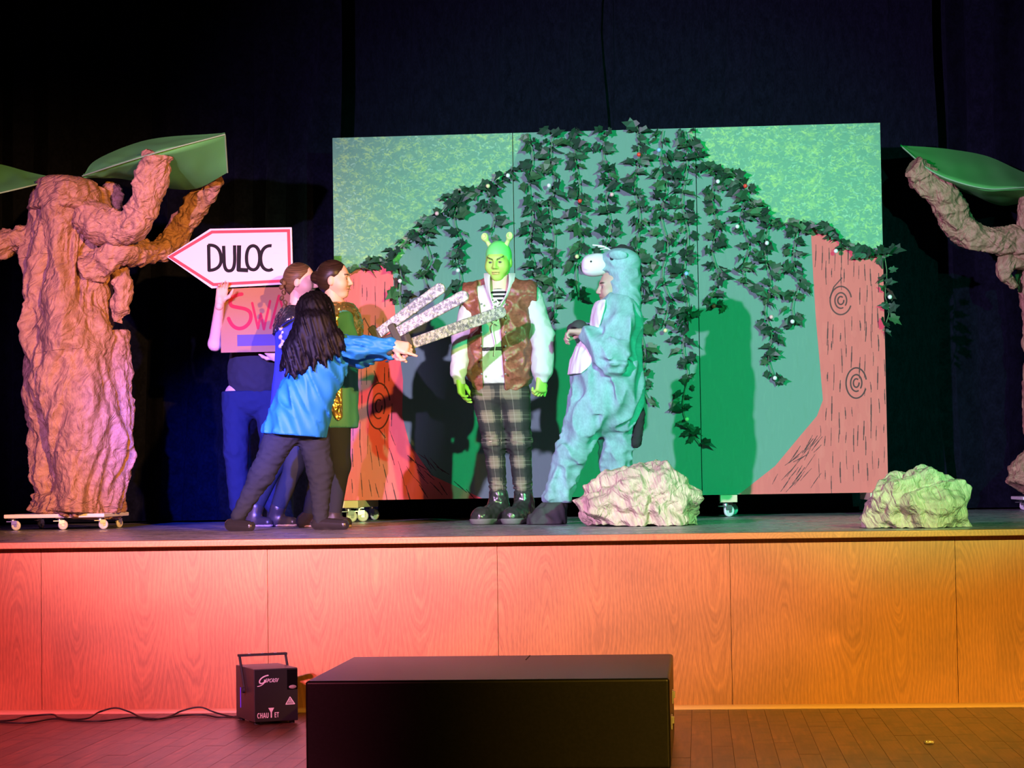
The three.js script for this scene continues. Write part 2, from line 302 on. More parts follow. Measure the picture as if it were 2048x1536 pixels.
/* ------------------------------------------------------------------ three painted flats on casters */
const ZB = -4.67, FX = -1.8075, FY = H + 0.1421, FW = 1.22, FH = 2.44, PPM = 1024 / FW;
const paintPt = (u, v) => { const q = P(u, v, ZB); return [(q.x - FX) * PPM, (FY + FH - q.y) * PPM]; };   // place on the flats, in paint pixels from their top left corner
function paintFlats(c, panel) {
  const W = 3072, Hh = FH * PPM; c.save(); c.scale(1, 2048 / Hh); c.translate(-panel * 1024, 0);
  const R = (() => { let s = 77; return () => { s = (s * 1664525 + 1013904223) >>> 0; return s / 4294967296; }; })();
  c.lineCap = 'round'; c.lineJoin = 'round';
  const poly = (pts) => { c.beginPath(); pts.forEach(([u, v], i) => { const [x, y] = paintPt(u, v); i ? c.lineTo(x, y) : c.moveTo(x, y); }); };
  const curve = (pts) => { const q = pts.map(([u, v]) => paintPt(u, v)); c.lineTo(...q[0]); for (let i = 1; i < q.length - 1; i++) c.quadraticCurveTo(q[i][0], q[i][1], (q[i][0] + q[i + 1][0]) / 2, (q[i][1] + q[i + 1][1]) / 2); c.lineTo(...q[q.length - 1]); };
  // foliage ground coat and sponge dabs
  c.fillStyle = 'rgb(98,152,120)'; c.fillRect(0, 0, W, Hh);
  const tones = ['rgba(150,196,112,A)', 'rgba(136,196,150,A)', 'rgba(86,146,118,A)', 'rgba(168,206,120,A)', 'rgba(160,206,170,A)', 'rgba(96,156,124,A)'];
  for (let i = 0; i < 30000; i++) {
    const x = R() * W, y = R() * Hh * 0.56, cl = n2(x * 0.011, y * 0.013) * 0.7 + n2(x * 0.034, y * 0.04) * 0.5, t = cl > 0.25 ? (R() < 0.5 ? 0 : 3) : cl < -0.3 ? (R() < 0.6 ? 2 : 5) : Math.floor(R() * 6);
    c.strokeStyle = tones[t].replace('A', (0.2 + 0.35 * R()).toFixed(2)); c.lineWidth = 2 + R() * 7;
    const a = R() * Math.PI * 2, l = 6 + R() * 20, b = (R() - 0.5) * 12;
    c.beginPath(); c.moveTo(x, y); c.quadraticCurveTo(x + Math.cos(a) * l * 0.5 + b * Math.sin(a), y + Math.sin(a) * l * 0.4 - b * Math.cos(a), x + Math.cos(a) * l, y + Math.sin(a) * l * 0.7); c.stroke();
  }
  for (let i = 0; i < 260; i++) {
    const x = R() * W, y = R() * Hh * 0.5; c.fillStyle = 'rgba(166,206,110,' + (0.08 + 0.14 * R()).toFixed(2) + ')';
    for (let k = 0; k < 7; k++) { c.beginPath(); c.ellipse(x + (R() - 0.5) * 60, y + (R() - 0.5) * 44, 6 + R() * 16, 4 + R() * 9, R() * 3, 0, 7); c.fill(); }
  }
  // the opening under the arch
  c.fillStyle = 'rgb(92,136,120)'; c.beginPath(); c.moveTo(...paintPt(760, 1020));
  curve([[785, 540], [830, 472], [880, 430], [930, 388], [985, 366], [1025, 340], [1046, 262]]); curve([[1046, 240], [1372, 240]]);
  curve([[1372, 256], [1398, 312], [1440, 345], [1500, 388], [1540, 430], [1600, 462], [1640, 480]]); c.lineTo(...paintPt(1660, 1020)); c.closePath(); c.fill();
  c.save(); c.clip();
  for (let i = 0; i < 2600; i++) { const x = R() * W, y = R() * Hh; c.strokeStyle = R() < 0.5 ? 'rgba(108,152,134,0.10)' : 'rgba(78,120,106,0.10)'; c.lineWidth = 4 + R() * 10; c.beginPath(); c.moveTo(x, y); c.lineTo(x + (R() - 0.5) * 26, y + 20 + R() * 70); c.stroke(); }
  c.restore();
  // two trunks with roots
  const trunkL = [[655, 545], [700, 540], [740, 535], [785, 522], [788, 600], [795, 680], [806, 760], [804, 830], [818, 885], [862, 950], [985, 1006], [655, 1010]];
  const trunkR = [[1622, 462], [1627, 560], [1632, 640], [1641, 740], [1646, 800], [1634, 832], [1600, 872], [1550, 932], [1468, 996], [1800, 1000], [1800, 515], [1740, 512], [1690, 498], [1660, 455]];
  for (const t of [trunkL, trunkR]) {
    c.fillStyle = 'rgb(212,98,94)'; poly(t); c.closePath(); c.fill();
    c.save(); poly(t); c.closePath(); c.clip();
    for (let i = 0; i < 1500; i++) { const x = R() * W, y = Hh * 0.25 + R() * Hh * 0.76; c.fillStyle = R() < 0.5 ? 'rgba(224,112,106,0.16)' : 'rgba(194,84,82,0.16)'; c.beginPath(); c.ellipse(x, y, 4 + R() * 12, 20 + R() * 50, 0, 0, 7); c.fill(); }
    c.restore();
  }
  const ink = (w) => { c.strokeStyle = 'rgba(66,34,38,' + (0.72 + 0.25 * R()).toFixed(2) + ')'; c.lineWidth = w; };
  const stroke = (u, v, du, l) => {
    const [x0, y0] = paintPt(u, v), [x1, y1] = paintPt(u + du, v + l), w = 3 + R() * 4; const k = (R() - 0.5) * 10;
    ink(w * 0.6); c.beginPath(); c.moveTo(x0, y0); c.quadraticCurveTo((x0 + x1) / 2 + k, (y0 + y1) / 2, x1, y1); c.stroke();
    ink(w); c.beginPath(); c.moveTo(mix(x0, x1, 0.3) + k * 0.4, mix(y0, y1, 0.3)); c.lineTo(mix(x0, x1, 0.7) + k * 0.4, mix(y0, y1, 0.7)); c.stroke();
  };
  const knotHit = (u, v) => [[757, 812, 26, 52], [1682, 602, 26, 34], [1713, 766, 25, 36]].some(([a, b, x, y]) => ((u - a) / x) ** 2 + ((v - b) / y) ** 2 < 1);
  for (let u = 676; u < 830; u += 15) for (let v = 545 + R() * 30; v < 975; v += 34 + R() * 46) {
    const uu = u + (R() - 0.5) * 8, edge = v < 880 ? 796 : mix(800, 930, (v - 880) / 110); if (uu > edge - 6 || knotHit(uu, v + 16)) continue; stroke(uu, v, v > 860 ? (uu - 690) * 0.12 : (R() - 0.5) * 3, 18 + R() * 38);
  }
  for (let i = 0; i < 16; i++) { const v = 905 + R() * 75, u = mix(815, mix(830, 960, (v - 890) / 110), R()); stroke(u, v, 14 + R() * 12, 14 + R() * 14); }
  for (let u = 1640; u < 1772; u += 13) for (let v = 520 + R() * 30; v < 962; v += 30 + R() * 44) { const uu = u + (R() - 0.5) * 8; if ((v < 820 && uu < 1650) || knotHit(uu, v + 16)) continue; stroke(uu, v, (R() - 0.5) * 4, 16 + R() * 36); }
  for (let u = 1632; u < 1700; u += 13) stroke(u, 486 + R() * 20, (R() - 0.5) * 4, 24 + R() * 30);
  for (let i = 0; i < 26; i++) { const v = 868 + R() * 96, e = mix(1610, 1500, (v - 868) / 110); stroke(mix(e + 14, 1650, R()), v, -10 - R() * 18, 14 + R() * 20); }
  for (const [u, v, rx, ry] of [[757, 812, 23, 46], [1682, 601, 21, 28], [1713, 766, 20, 30]]) {
    const [x, y] = paintPt(u, v), s = 1 / sc(ZB); 
    for (const [k, a0, a1] of [[1, 0.4, 6.0], [0.55, 1.2, 6.9], [0.28, 0, 5.2]]) { ink(8); c.beginPath(); c.ellipse(x, y, rx / s * PPM * k, ry / s * PPM * k, 0.04, a0, a1); c.stroke(); }
  }
  for (const l of [[[757, 858], [770, 875]], [[757, 766], [748, 742]], [[715, 660], [728, 636], [742, 662]], [[700, 668], [716, 640]], [[1660, 596], [1668, 574], [1684, 556]]]) { ink(6); poly(l); c.stroke(); }
  c.restore();
}
const blockMat = mat(hex(0xcdbb9a), 0.7), steel = mat(lin(0.6, 0.6, 0.62), 0.32, { metalness: 0.9 }), tyre = mat(lin(0.55, 0.57, 0.6), 0.4), edgeWood = mat(hex(0xb9a88c), 0.8);
const tyreG = new THREE.TorusGeometry(0.026, 0.0125, 10, 22), hubG = new THREE.CylinderGeometry(0.024, 0.024, 0.018, 18).rotateX(Math.PI / 2);
const capG = new THREE.CylinderGeometry(0.008, 0.008, 0.03, 10).rotateX(Math.PI / 2);
function caster(parent, x, y, z, turn, scale = 1) {         // y is the underside it is bolted to; the wheel touches y - 0.095 * scale
  const g = mergeGeometries([box(-0.032, 0.032, -0.006, 0, -0.026, 0.026).toNonIndexed(), new THREE.CylinderGeometry(0.017, 0.02, 0.016, 14).translate(0, -0.013, 0).toNonIndexed(),
    box(-0.008, 0.036, -0.05, -0.018, 0.014, 0.018).toNonIndexed(), box(-0.008, 0.036, -0.05, -0.018, -0.018, -0.014).toNonIndexed(),
    box(0.014, 0.034, -0.066, -0.045, 0.014, 0.018).toNonIndexed(), box(0.014, 0.034, -0.066, -0.045, -0.018, -0.014).toNonIndexed(), box(-0.05, -0.005, -0.028, -0.022, -0.01, 0.01).toNonIndexed()]);
  const o = mesh('caster', g, steel, parent); o.position.set(x, y, z); o.rotation.y = turn; o.scale.setScalar(scale);
  const w = mesh('wheel', mergeGeometries([tyreG.clone().toNonIndexed(), hubG.clone().toNonIndexed(), capG.clone().toNonIndexed()]), tyre, o); w.position.set(0.024, -0.0565, 0); return o;
}
{
  const labels = ['painted flat with leafy green sky and a pink trunk, beside the girls with foam swords', 'middle painted flat, plain grey green, hung full of ivy behind the costumed pair', 'painted flat with two ringed knots on its pink trunk, behind the pale paper rock'];
  for (let i = 0; i < 3; i++) {
    const base = V(FX + i * FW + FW / 2, H, ZB), t = thing('scenery_flat', labels[i], 'painted flat', base, 'painted flats on casters');
    const tex = canvas(1024, 2048, (c) => paintFlats(c, i)); tex.wrapS = tex.wrapT = THREE.ClampToEdgeWrapping;
    const w = FW / 2 - 0.0025, g = new THREE.BoxGeometry(w * 2, FH, 0.018); g.translate(0, 0.1421 + FH / 2, -0.009);
    const m = phys(lin(1, 1, 1), 0.75, { map: tex }); const faces = new THREE.Mesh(g, [edgeWood, edgeWood, edgeWood, edgeWood, m, edgeWood]);
    faces.name = 'panel'; faces.castShadow = faces.receiveShadow = true; t.add(faces);
    for (const s of [-1, 1]) mesh('batten', box(s * (w - 0.03) - 0.03, s * (w - 0.03) + 0.03, 0.1421, 0.1421 + FH, -0.06, -0.018), edgeWood, t);
    for (const y of [0.17, 1.3, 2.5]) mesh('batten', box(-w + 0.06, w - 0.06, y, y + 0.06, -0.06, -0.018), edgeWood, t);
    const feet = [[-0.47], [], [-0.44, 0.52]][i];
    for (const fx of feet) {
      mesh('foot_beam', box(fx - 0.055, fx + 0.055, 0.0951, 0.1421, -0.62, 0.33, 0.003), blockMat, t);
      mesh('brace', tube([V(fx, 0.14, -0.58), V(fx, 1.5, -0.07)], 0.02, 2, 6), edgeWood, t);
      caster(t, fx - 0.02, 0.0951, 0.27, 0.5); caster(t, fx + 0.02, 0.0951, -0.55, -0.6);
      if (i === 0) caster(t, fx + 0.04, 0.0951, 0.16, 0.2).position.x = fx + 0.035;
    }
  }
}

/* ------------------------------------------------------------------ artificial ivy with little baubles */
const leafMats = [[0.024, 0.075, 0.037], [0.014, 0.046, 0.026], [0.036, 0.105, 0.04]].map((c) => phys(lin(...c), 0.5, { clearcoat: 0.1 }));
const stemMat = mat(lin(0.10, 0.18, 0.08), 0.7);
const bauble = { white: phys(lin(0.8, 0.8, 0.78), 0.35), red: phys(lin(0.75, 0.05, 0.03), 0.35), pink: phys(lin(0.8, 0.45, 0.45), 0.35), yellow: phys(lin(0.8, 0.72, 0.35), 0.35), blue: phys(lin(0.25, 0.5, 0.8), 0.35) };
const leafGeos = [0, 1, 2, 3].map((k) => {
  const s = new THREE.Shape(); const o = [[0, 0], [0.3, -0.22], [0.46, 0.1], [0.36, 0.3], [0.5, 0.58], [0.22, 0.62], [0, 1.05], [-0.22, 0.6], [-0.5, 0.55], [-0.36, 0.28], [-0.46, 0.1], [-0.3, -0.22]];
  o.forEach(([x, y], i) => i ? s.lineTo(x * (1 - 0.12 * k), y) : s.moveTo(x, y));
  const g = new THREE.ExtrudeGeometry(s, { depth: 0.02, bevelEnabled: false }), p = g.attributes.position;
  for (let i = 0; i < p.count; i++) { const x = p.getX(i), y = p.getY(i); p.setZ(i, p.getZ(i) + Math.abs(x) * (0.35 + 0.15 * k) - (y - 0.2) * (y - 0.2) * 0.25 * (k - 1)); }
  g.computeVertexNormals(); return g;
});
const berryG = new THREE.SphereGeometry(0.0145, 14, 10);
function vine(label, pts, balls = [], { dens = 0.031, size = 0.075, spread = 0.035, front = 0.035 } = {}) {
  const w = pts.map(([u, v], i) => P(u, v, ZB + front)), cv = new THREE.CatmullRomCurve3(w), L = cv.getLength(), base = w[0].clone();
  const t = thing('ivy_garland', label, 'ivy', base, 'ivy garlands on the painted flats');
  mesh('stem', local(new THREE.TubeGeometry(cv, Math.ceil(L / 0.06), 0.0032, 5), base), stemMat, t);
  const n = Math.round(L / dens);
  for (let i = 0; i <= n; i++) {
    const q = cv.getPointAt(clamp((i + rr(-1.3, 1.3)) / n)), o = mesh('leaf', leafGeos[Math.floor(rnd() * 4)], leafMats[rnd() < 0.42 ? 0 : rnd() < 0.6 ? 1 : 2], t);
    const side = (i % 2 ? 1 : -1), a = side * rr(0.5, 1.9) + Math.PI;       // pointing outwards and down
    o.scale.setScalar(size * rr(0.6, 1.35));
    o.position.copy(q).sub(base).add(V(side * rr(0.0, spread), rr(-0.015, 0.015), rr(0.0, 0.02)));
    o.rotation.set(rr(-1.1, 0.6), rr(-1.1, 1.1), a, 'YXZ');
  }
  for (const [u, v, k] of balls) { const o = mesh('bauble', berryG, bauble[k], t); o.position.copy(P(u, v, ZB + front + 0.06)).sub(base); }
  return t;
}
const thick = { dens: 0.026, spread: 0.045, size: 0.08 };
vine('ivy garland along the painted arch above the girl in the gold vest', [[712, 538], [745, 528], [782, 512], [808, 486], [838, 462], [872, 436], [900, 402], [930, 384], [968, 374], [1005, 362], [1026, 332]], [[1016, 351, 'white'], [976, 372, 'yellow'], [874, 427, 'pink']], thick);
vine('ivy garland along the painted arch from the top seam to the right trunk', [[1378, 268], [1400, 318], [1432, 342], [1462, 350], [1488, 372], [1502, 408], [1530, 432], [1566, 446], [1606, 452], [1640, 452]], [[1436, 363, 'white'], [1491, 372, 'red'], [1534, 486, 'white'], [1475, 453, 'white']], thick);
vine('short ivy garland lying over the top of the right pink trunk', [[1630, 455], [1662, 462], [1682, 490], [1716, 504], [1746, 500], [1774, 502]], [[1672, 502, 'white']], { ...thick, dens: 0.026 });
vine('sparse ivy strand hanging down the outer right edge of the flats', [[1768, 506], [1774, 548], [1770, 590], [1778, 625], [1766, 662]], [[1780, 594, 'white']], { dens: 0.042, spread: 0.03, size: 0.07 });
vine('short ivy strand with a white bauble beside the left pink trunk', [[794, 522], [802, 548], [798, 580], [806, 618]], [[800, 562, 'white']]);
vine('ivy strand hanging over the tips of the foam swords', [[866, 446], [852, 480], [862, 520], [848, 548], [858, 582]], []);
vine('ivy strand with a white bauble just left of the green hood', [[918, 402], [908, 440], [922, 480], [912, 520], [924, 556], [910, 592]], [[916, 541, 'white']]);
vine('short ivy strand ending behind the green hood', [[992, 378], [978, 404], [990, 432], [980, 470]], []);
vine('ivy strand just right of the seam beside the green hood', [[1056, 266], [1066, 318], [1058, 372], [1066, 430], [1060, 490], [1072, 548], [1062, 604], [1076, 640]], []);
vine('ivy strand with a pale bauble high between the hood and the animal muzzle', [[1106, 262], [1102, 310], [1110, 366], [1100, 420], [1110, 478], [1102, 540], [1112, 600], [1104, 648]], [[1098, 371, 'white']]);
vine('ivy strand with a bright red bauble above the animal muzzle', [[1152, 258], [1150, 316], [1160, 372], [1156, 430], [1164, 480], [1152, 540], [1160, 600]], [[1160, 402, 'red'], [1154, 513, 'yellow']]);
vine('ivy strand with a pink bauble ending behind the animal head', [[1212, 262], [1206, 306], [1220, 350], [1212, 402], [1222, 450], [1208, 498]], [[1224, 389, 'pink']]);
vine('ivy strand with an orange bauble near its top, running down behind the animal back', [[1274, 252], [1278, 310], [1270, 372], [1280, 430], [1274, 500], [1284, 570], [1276, 640], [1290, 705], [1284, 770], [1296, 800]], [[1278, 309, 'red']]);
vine('ivy strand with a pale blue bauble, right of the animal head', [[1326, 260], [1320, 310], [1334, 370], [1322, 430], [1336, 492], [1324, 548], [1338, 600], [1326, 655]], [[1318, 300, 'blue'], [1331, 661, 'yellow']], { spread: 0.055, dens: 0.03 });
vine('longest ivy strand, reaching far down beside the right seam', [[1370, 262], [1374, 330], [1364, 400], [1376, 470], [1368, 545], [1376, 620], [1366, 690], [1376, 750], [1366, 810], [1378, 855], [1402, 890]], [[1374, 838, 'yellow'], [1373, 547, 'blue']]);
vine('ivy strand ending in a thick tuft with a dark red bauble right of the seam', [[1430, 350], [1424, 400], [1434, 450], [1424, 505], [1438, 556], [1420, 604], [1456, 612]], [[1428, 612, 'red']]);
vine('short ivy strand, second from the right seam', [[1492, 398], [1482, 440], [1498, 490], [1486, 540], [1500, 582]], []);
vine('long ivy strand with three baubles on the right flat', [[1536, 452], [1530, 510], [1542, 566], [1530, 620], [1544, 670], [1536, 716], [1548, 754]], [[1543, 634, 'pink'], [1550, 756, 'white']]);
vine('ivy strand nearest the right pink trunk, a white bauble at its end', [[1594, 466], [1586, 520], [1598, 570], [1584, 610], [1592, 650]], [[1585, 643, 'white']]);

/* ------------------------------------------------------------------ props of crumpled brown paper */
const paperTex = dataTex(512, 512, (x, y) => { const k = 0.86 + 0.07 * n3(x * 0.02, y * 0.02, 1) + 0.06 * n3(x * 0.3, y * 0.06, 2) + 0.03 * n3(x * 0.9, y * 0.9, 3); return [k, k * 0.985, k * 0.97]; });
const creaseTex = dataTex(512, 512, (x, y) => { const k = 0.5 + 0.55 * crumple(x * 0.022, y * 0.015, 2.2) + 0.12 * crumple(x * 0.06, y * 0.05, 7.7); return [k, k, k]; }, false);
const kraft = mat(lin(0.47, 0.26, 0.175), 0.66, { map: paperTex, bumpMap: creaseTex, bumpScale: 0.026, side: THREE.DoubleSide });
const kraftPale = mat(lin(0.66, 0.50, 0.39), 0.66, { map: paperTex, bumpMap: creaseTex, bumpScale: 0.02, side: THREE.DoubleSide });
// a tube of crumpled paper: pts = [point, radius], crushed by creases of the given height and frequency
function paperTube(pts, { amp = 0.03, fr = [8, 8, 8], ring = 48, step = 0.012, base, flat = 1, closed = true, seedOff = 0, fine = 0.03 } = {}) {
  const cv = new THREE.CatmullRomCurve3(pts.map((p) => p[0])), L = cv.getLength(), n = Math.ceil(L / step), fs = cv.computeFrenetFrames(n, false), pos = [], uv = [], idx = [];
  for (let i = 0; i <= n; i++) {
    const t = i / n, c = cv.getPoint(t), f = t * (pts.length - 1), a = Math.min(Math.floor(f), pts.length - 2), s = f - a, r = mix(pts[a][1], pts[a + 1][1], s * s * (3 - 2 * s));
    for (let j = 0; j <= ring; j++) {
      const th = j / ring * Math.PI * 2, nx = fs.normals[i].clone().multiplyScalar(Math.cos(th)).addScaledVector(fs.binormals[i], Math.sin(th) * flat);
      const q = c.clone().addScaledVector(nx, r), w = q.clone(); w.x = w.x * fr[0] + seedOff; w.y *= fr[1]; w.z *= fr[2];
      const taper = closed ? Math.min(1, Math.min(i, n - i) * step / 0.02) : 1;
      const d = amp * crumple(w.x, w.y, w.z) + fine * crumple(q.x * 15 + seedOff, q.y * 11, q.z * 15) + amp * 0.35 * n3(q.x * 3, q.y * 1.2, q.z * 3 + seedOff);
      q.addScaledVector(nx, d + (taper - 1) * r * 0.25); pos.push(q.x, q.y, q.z); uv.push(j / ring * r * 12, t * L * 2);
    }
  }
  const R1 = ring + 1;
  for (let i = 0; i < n; i++) for (let j = 0; j < ring; j++) { const a = i * R1 + j; idx.push(a, a + 1, a + R1, a + 1, a + R1 + 1, a + R1); }
  for (const [i, s] of [[0, 1], [n, -1]]) {            // crushed-in ends
    const c = cv.getPoint(i / n).addScaledVector(cv.getTangent(i / n), s * 0.03), k = pos.length / 3, o = i * R1; pos.push(c.x, c.y, c.z); uv.push(0, 0);
    for (let j = 0; j < ring; j++) s > 0 ? idx.push(k, o + j + 1, o + j) : idx.push(k, o + j, o + j + 1);
  }
  const g = new THREE.BufferGeometry(); g.setAttribute('position', new THREE.Float32BufferAttribute(pos, 3)); g.setAttribute('uv', new THREE.Float32BufferAttribute(uv, 2)); g.setIndex(idx); g.computeVertexNormals();
  // close the normal seam
  const N = g.attributes.normal; for (let i = 0; i <= n; i++) { const a = i * R1, b = a + ring, v = V(N.getX(a) + N.getX(b), N.getY(a) + N.getY(b), N.getZ(a) + N.getZ(b)).normalize(); N.setXYZ(a, v.x, v.y, v.z); N.setXYZ(b, v.x, v.y, v.z); }
  return base ? local(g, base) : g;
}
const leafCloth = mat(lin(0.09, 0.42, 0.10), 0.8), leafWire = mat(lin(0.22, 0.42, 0.22), 0.6);
function clothLeaf(t, base, T, N, U) {
  const cur = (a) => new THREE.CatmullRomCurve3(a.map(([u, v, z]) => P(u, v, z).sub(base))), n = 40;
  const rows = []; const cs = [T, N, U].filter(Boolean).map(cur);
  for (let k = 0; k < cs.length - 1; k++) for (let s = k ? 1 : 0; s <= 8; s++) {
    const f = s / 8, row = []; for (let j = 0; j <= n; j++) { const q = cs[k].getPoint(j / n).lerp(cs[k + 1].getPoint(j / n), f); q.y += 0.012 * Math.sin(f * Math.PI) * n3(j * 0.12, f * 2, k) - 0.012 * Math.sin(f * Math.PI) * Math.abs(Math.sin(j / n * Math.PI * 3)); row.push(q); }
    rows.push(row);
  }
  const o = mesh('leaf', sheet(rows, 0.003), leafCloth, t);
  mesh('wire', new THREE.TubeGeometry(cs[1], 40, 0.005, 6), leafWire, o);
  if (U) mesh('wire', tube([cs[1].getPoint(1), cs[2].getPoint(1)], 0.005, 2, 6), leafWire, o);
  return o;
}
{ // tree on the left
  const zt = -3.35, base = P(145, 1060, zt); base.y = H;
  const t = thing('paper_tree', 'tall crumpled brown paper tree with raised arms on a white dolly, beside the arrow sign', 'stage tree', base, 'paper trees');
  const s = sc(zt), Q = (u, v, w, z = zt) => [P(u, v, z), w * s];
  mesh('trunk', paperTube([Q(150, 1024, 104), Q(152, 990, 102), Q(160, 900, 110), Q(156, 800, 108), Q(146, 700, 100), Q(141, 600, 93), Q(134, 500, 78), Q(130, 425, 70), Q(132, 368, 62)], { amp: 0.19, fr: [5.2, 1.7, 5.2], ring: 230, step: 0.009, base, flat: 0.85 }), kraft, t);
  mesh('collar', paperTube([Q(131, 426, 92), Q(132, 395, 84), Q(134, 356, 68)], { amp: 0.04, fr: [7, 5, 7], ring: 110, step: 0.008, base, flat: 0.85 }), kraft, t);
  mesh('skirt', paperTube([Q(150, 1034, 112), Q(152, 1015, 106), Q(155, 985, 98)], { amp: 0.13, fr: [9, 5, 9], ring: 180, step: 0.008, base, flat: 0.8 }), kraft, t);
  const br = (pts, o = {}) => mesh('branch', paperTube(pts, { amp: 0.05, fr: [7, 7, 7], ring: 84, step: 0.006, base, fine: 0.028, ...o }), kraft, t);
  br([Q(165, 430, 34, zt + 0.1), Q(215, 455, 34, zt + 0.2), Q(262, 452, 33, zt + 0.25), Q(287, 415, 31, zt + 0.27), Q(302, 362, 31, zt + 0.28), Q(318, 305, 27, zt + 0.3)]);
  br([Q(170, 545, 30, zt + 0.1), Q(240, 508, 27, zt + 0.14), Q(300, 506, 24, zt - 0.15), Q(345, 478, 27, zt - 0.42), Q(388, 415, 26, zt - 0.42), Q(432, 352, 20, zt - 0.3)], { seedOff: 5 });
  br([Q(90, 480, 30), Q(30, 482, 28), Q(-20, 490, 32), Q(-80, 440, 30), Q(-110, 370, 24)], { seedOff: 9 });
  br([Q(188, 400, 26, zt - 0.1), Q(218, 410, 20, zt - 0.2), Q(226, 370, 16, zt - 0.25)], { seedOff: 12 });
  br([Q(225, 520, 16, zt - 0.05), Q(246, 560, 20, zt), Q(240, 612, 19, zt), Q(232, 645, 9, zt)], { seedOff: 15 });
  br([Q(240, 530, 20, zt - 0.02), Q(285, 492, 13, zt - 0.1), Q(298, 480, 6, zt - 0.1)], { seedOff: 17, amp: 0.03 });
  mesh('paper_strip', paperTube([Q(232, 660, 26, zt + 0.02), Q(238, 740, 30, zt + 0.02), Q(245, 850, 30, zt), Q(236, 950, 28, zt), Q(224, 1015, 24, zt)], { amp: 0.06, fr: [8, 2.5, 8], ring: 80, step: 0.009, base, seedOff: 21 }), kraft, t);
  clothLeaf(t, base, [[168, 350, -3.35], [190, 322, -3.5], [280, 284, -3.62], [450, 266, -3.15]], [[165, 352, -3.3], [232, 330, -3.1], [325, 302, -2.95], [450, 269, -3.05]], [[168, 354, -3.32], [240, 357, -3.5], [350, 378, -3.66], [392, 377, -3.6], [455, 345, -3.36]]);
  clothLeaf(t, base, [[-190, 330, -3.75], [-60, 322, -3.75], [0, 329, -3.7], [60, 345, -3.6], [114, 356, -3.4]], [[-190, 400, -3.0], [-60, 398, -3.0], [0, 386, -3.05], [60, 372, -3.15], [114, 358, -3.38]]);
  const bw = P(135, 1030, zt).x - base.x, top = 0.098, bd = mat(lin(0.75, 0.72, 0.72), 0.6);
  mesh('dolly_board', box(bw - 0.31, bw + 0.31, top - 0.024, top, -0.3, 0.3, 0.006), bd, t);
  for (const [x, z] of [[-0.27, 0.24], [0.02, 0.24], [0.27, 0.24], [-0.25, -0.25], [0.25, -0.25]]) caster(t, bw + x, top - 0.024, z, z > 0 ? 0.25 + x : 1.2, 0.78);
}
{ // tree on the right, most of it beyond the frame
  const zt = -5.3, base = P(2112, 1020, zt); base.y = H;
  const t = thing('paper_tree', 'purplish paper tree cut off by the right frame edge, bent arm under a leaf', 'stage tree', base, 'paper trees');
  const s = sc(zt), Q = (u, v, w, z = zt) => [P(u, v, z), w * s];
  mesh('trunk', paperTube([Q(2128, 985, 88), Q(2124, 940, 84), Q(2128, 880, 82), Q(2124, 780, 82), Q(2116, 660, 80), Q(2106, 560, 76), Q(2102, 480, 66), Q(2104, 400, 58), Q(2106, 350, 54)], { amp: 0.11, fr: [6.5, 2.3, 6.5], ring: 200, step: 0.011, base, flat: 0.85, seedOff: 30 }), kraft, t);
  mesh('root', paperTube([Q(2085, 900, 26, zt + 0.2), Q(2050, 955, 34, zt + 0.24), Q(2040, 976, 30, zt + 0.26)], { amp: 0.06, fr: [9, 7, 9], ring: 60, step: 0.009, base, seedOff: 33 }), kraft, t);
  const br = (pts, o = {}) => mesh('branch', paperTube(pts, { amp: 0.05, fr: [7, 7, 7], ring: 84, step: 0.006, base, fine: 0.028, ...o }), kraft, t);
  br([Q(2080, 488, 36, zt + 0.1), Q(2020, 482, 30, zt + 0.16), Q(1968, 478, 27, zt + 0.2), Q(1922, 452, 29, zt + 0.2), Q(1894, 404, 30, zt + 0.26), Q(1852, 358, 30, zt + 0.32), Q(1822, 332, 22, zt + 0.36)], { seedOff: 36 });
  br([Q(2052, 520, 18, zt + 0.1), Q(2014, 528, 17, zt + 0.15), Q(2012, 552, 12, zt + 0.15), Q(2032, 575, 8, zt + 0.12)], { seedOff: 39, amp: 0.04 });
  br([Q(2062, 480, 24, zt + 0.1), Q(2050, 430, 20, zt + 0.15), Q(2056, 380, 16, zt + 0.1)], { seedOff: 42, amp: 0.04 });
  clothLeaf(t, base, [[1800, 291, -5.15], [1900, 299, -5.55], [1975, 313, -5.65], [2048, 345, -5.55], [2150, 380, -5.35]], [[1802, 292, -5.10], [1868, 345, -4.85], [1925, 367, -4.80], [1980, 378, -4.80], [2048, 375, -4.85], [2150, 384, -5.25]], [[1803, 293, -5.11], [1890, 364, -5.25], [1950, 392, -5.45], [2005, 411, -5.55], [2048, 405, -5.55], [2150, 388, -5.30]]);
  const bd = mat(lin(0.75, 0.72, 0.72), 0.6);
  mesh('dolly_board', box(-0.26, 0.34, 0.074, 0.096, -0.3, 0.3, 0.006), bd, t);
  for (const [x, z] of [[-0.2, 0.24], [0.28, 0.24], [-0.2, -0.24], [0.28, -0.24]]) caster(t, x, 0.074, z, 0.4 + x, 0.78);
}
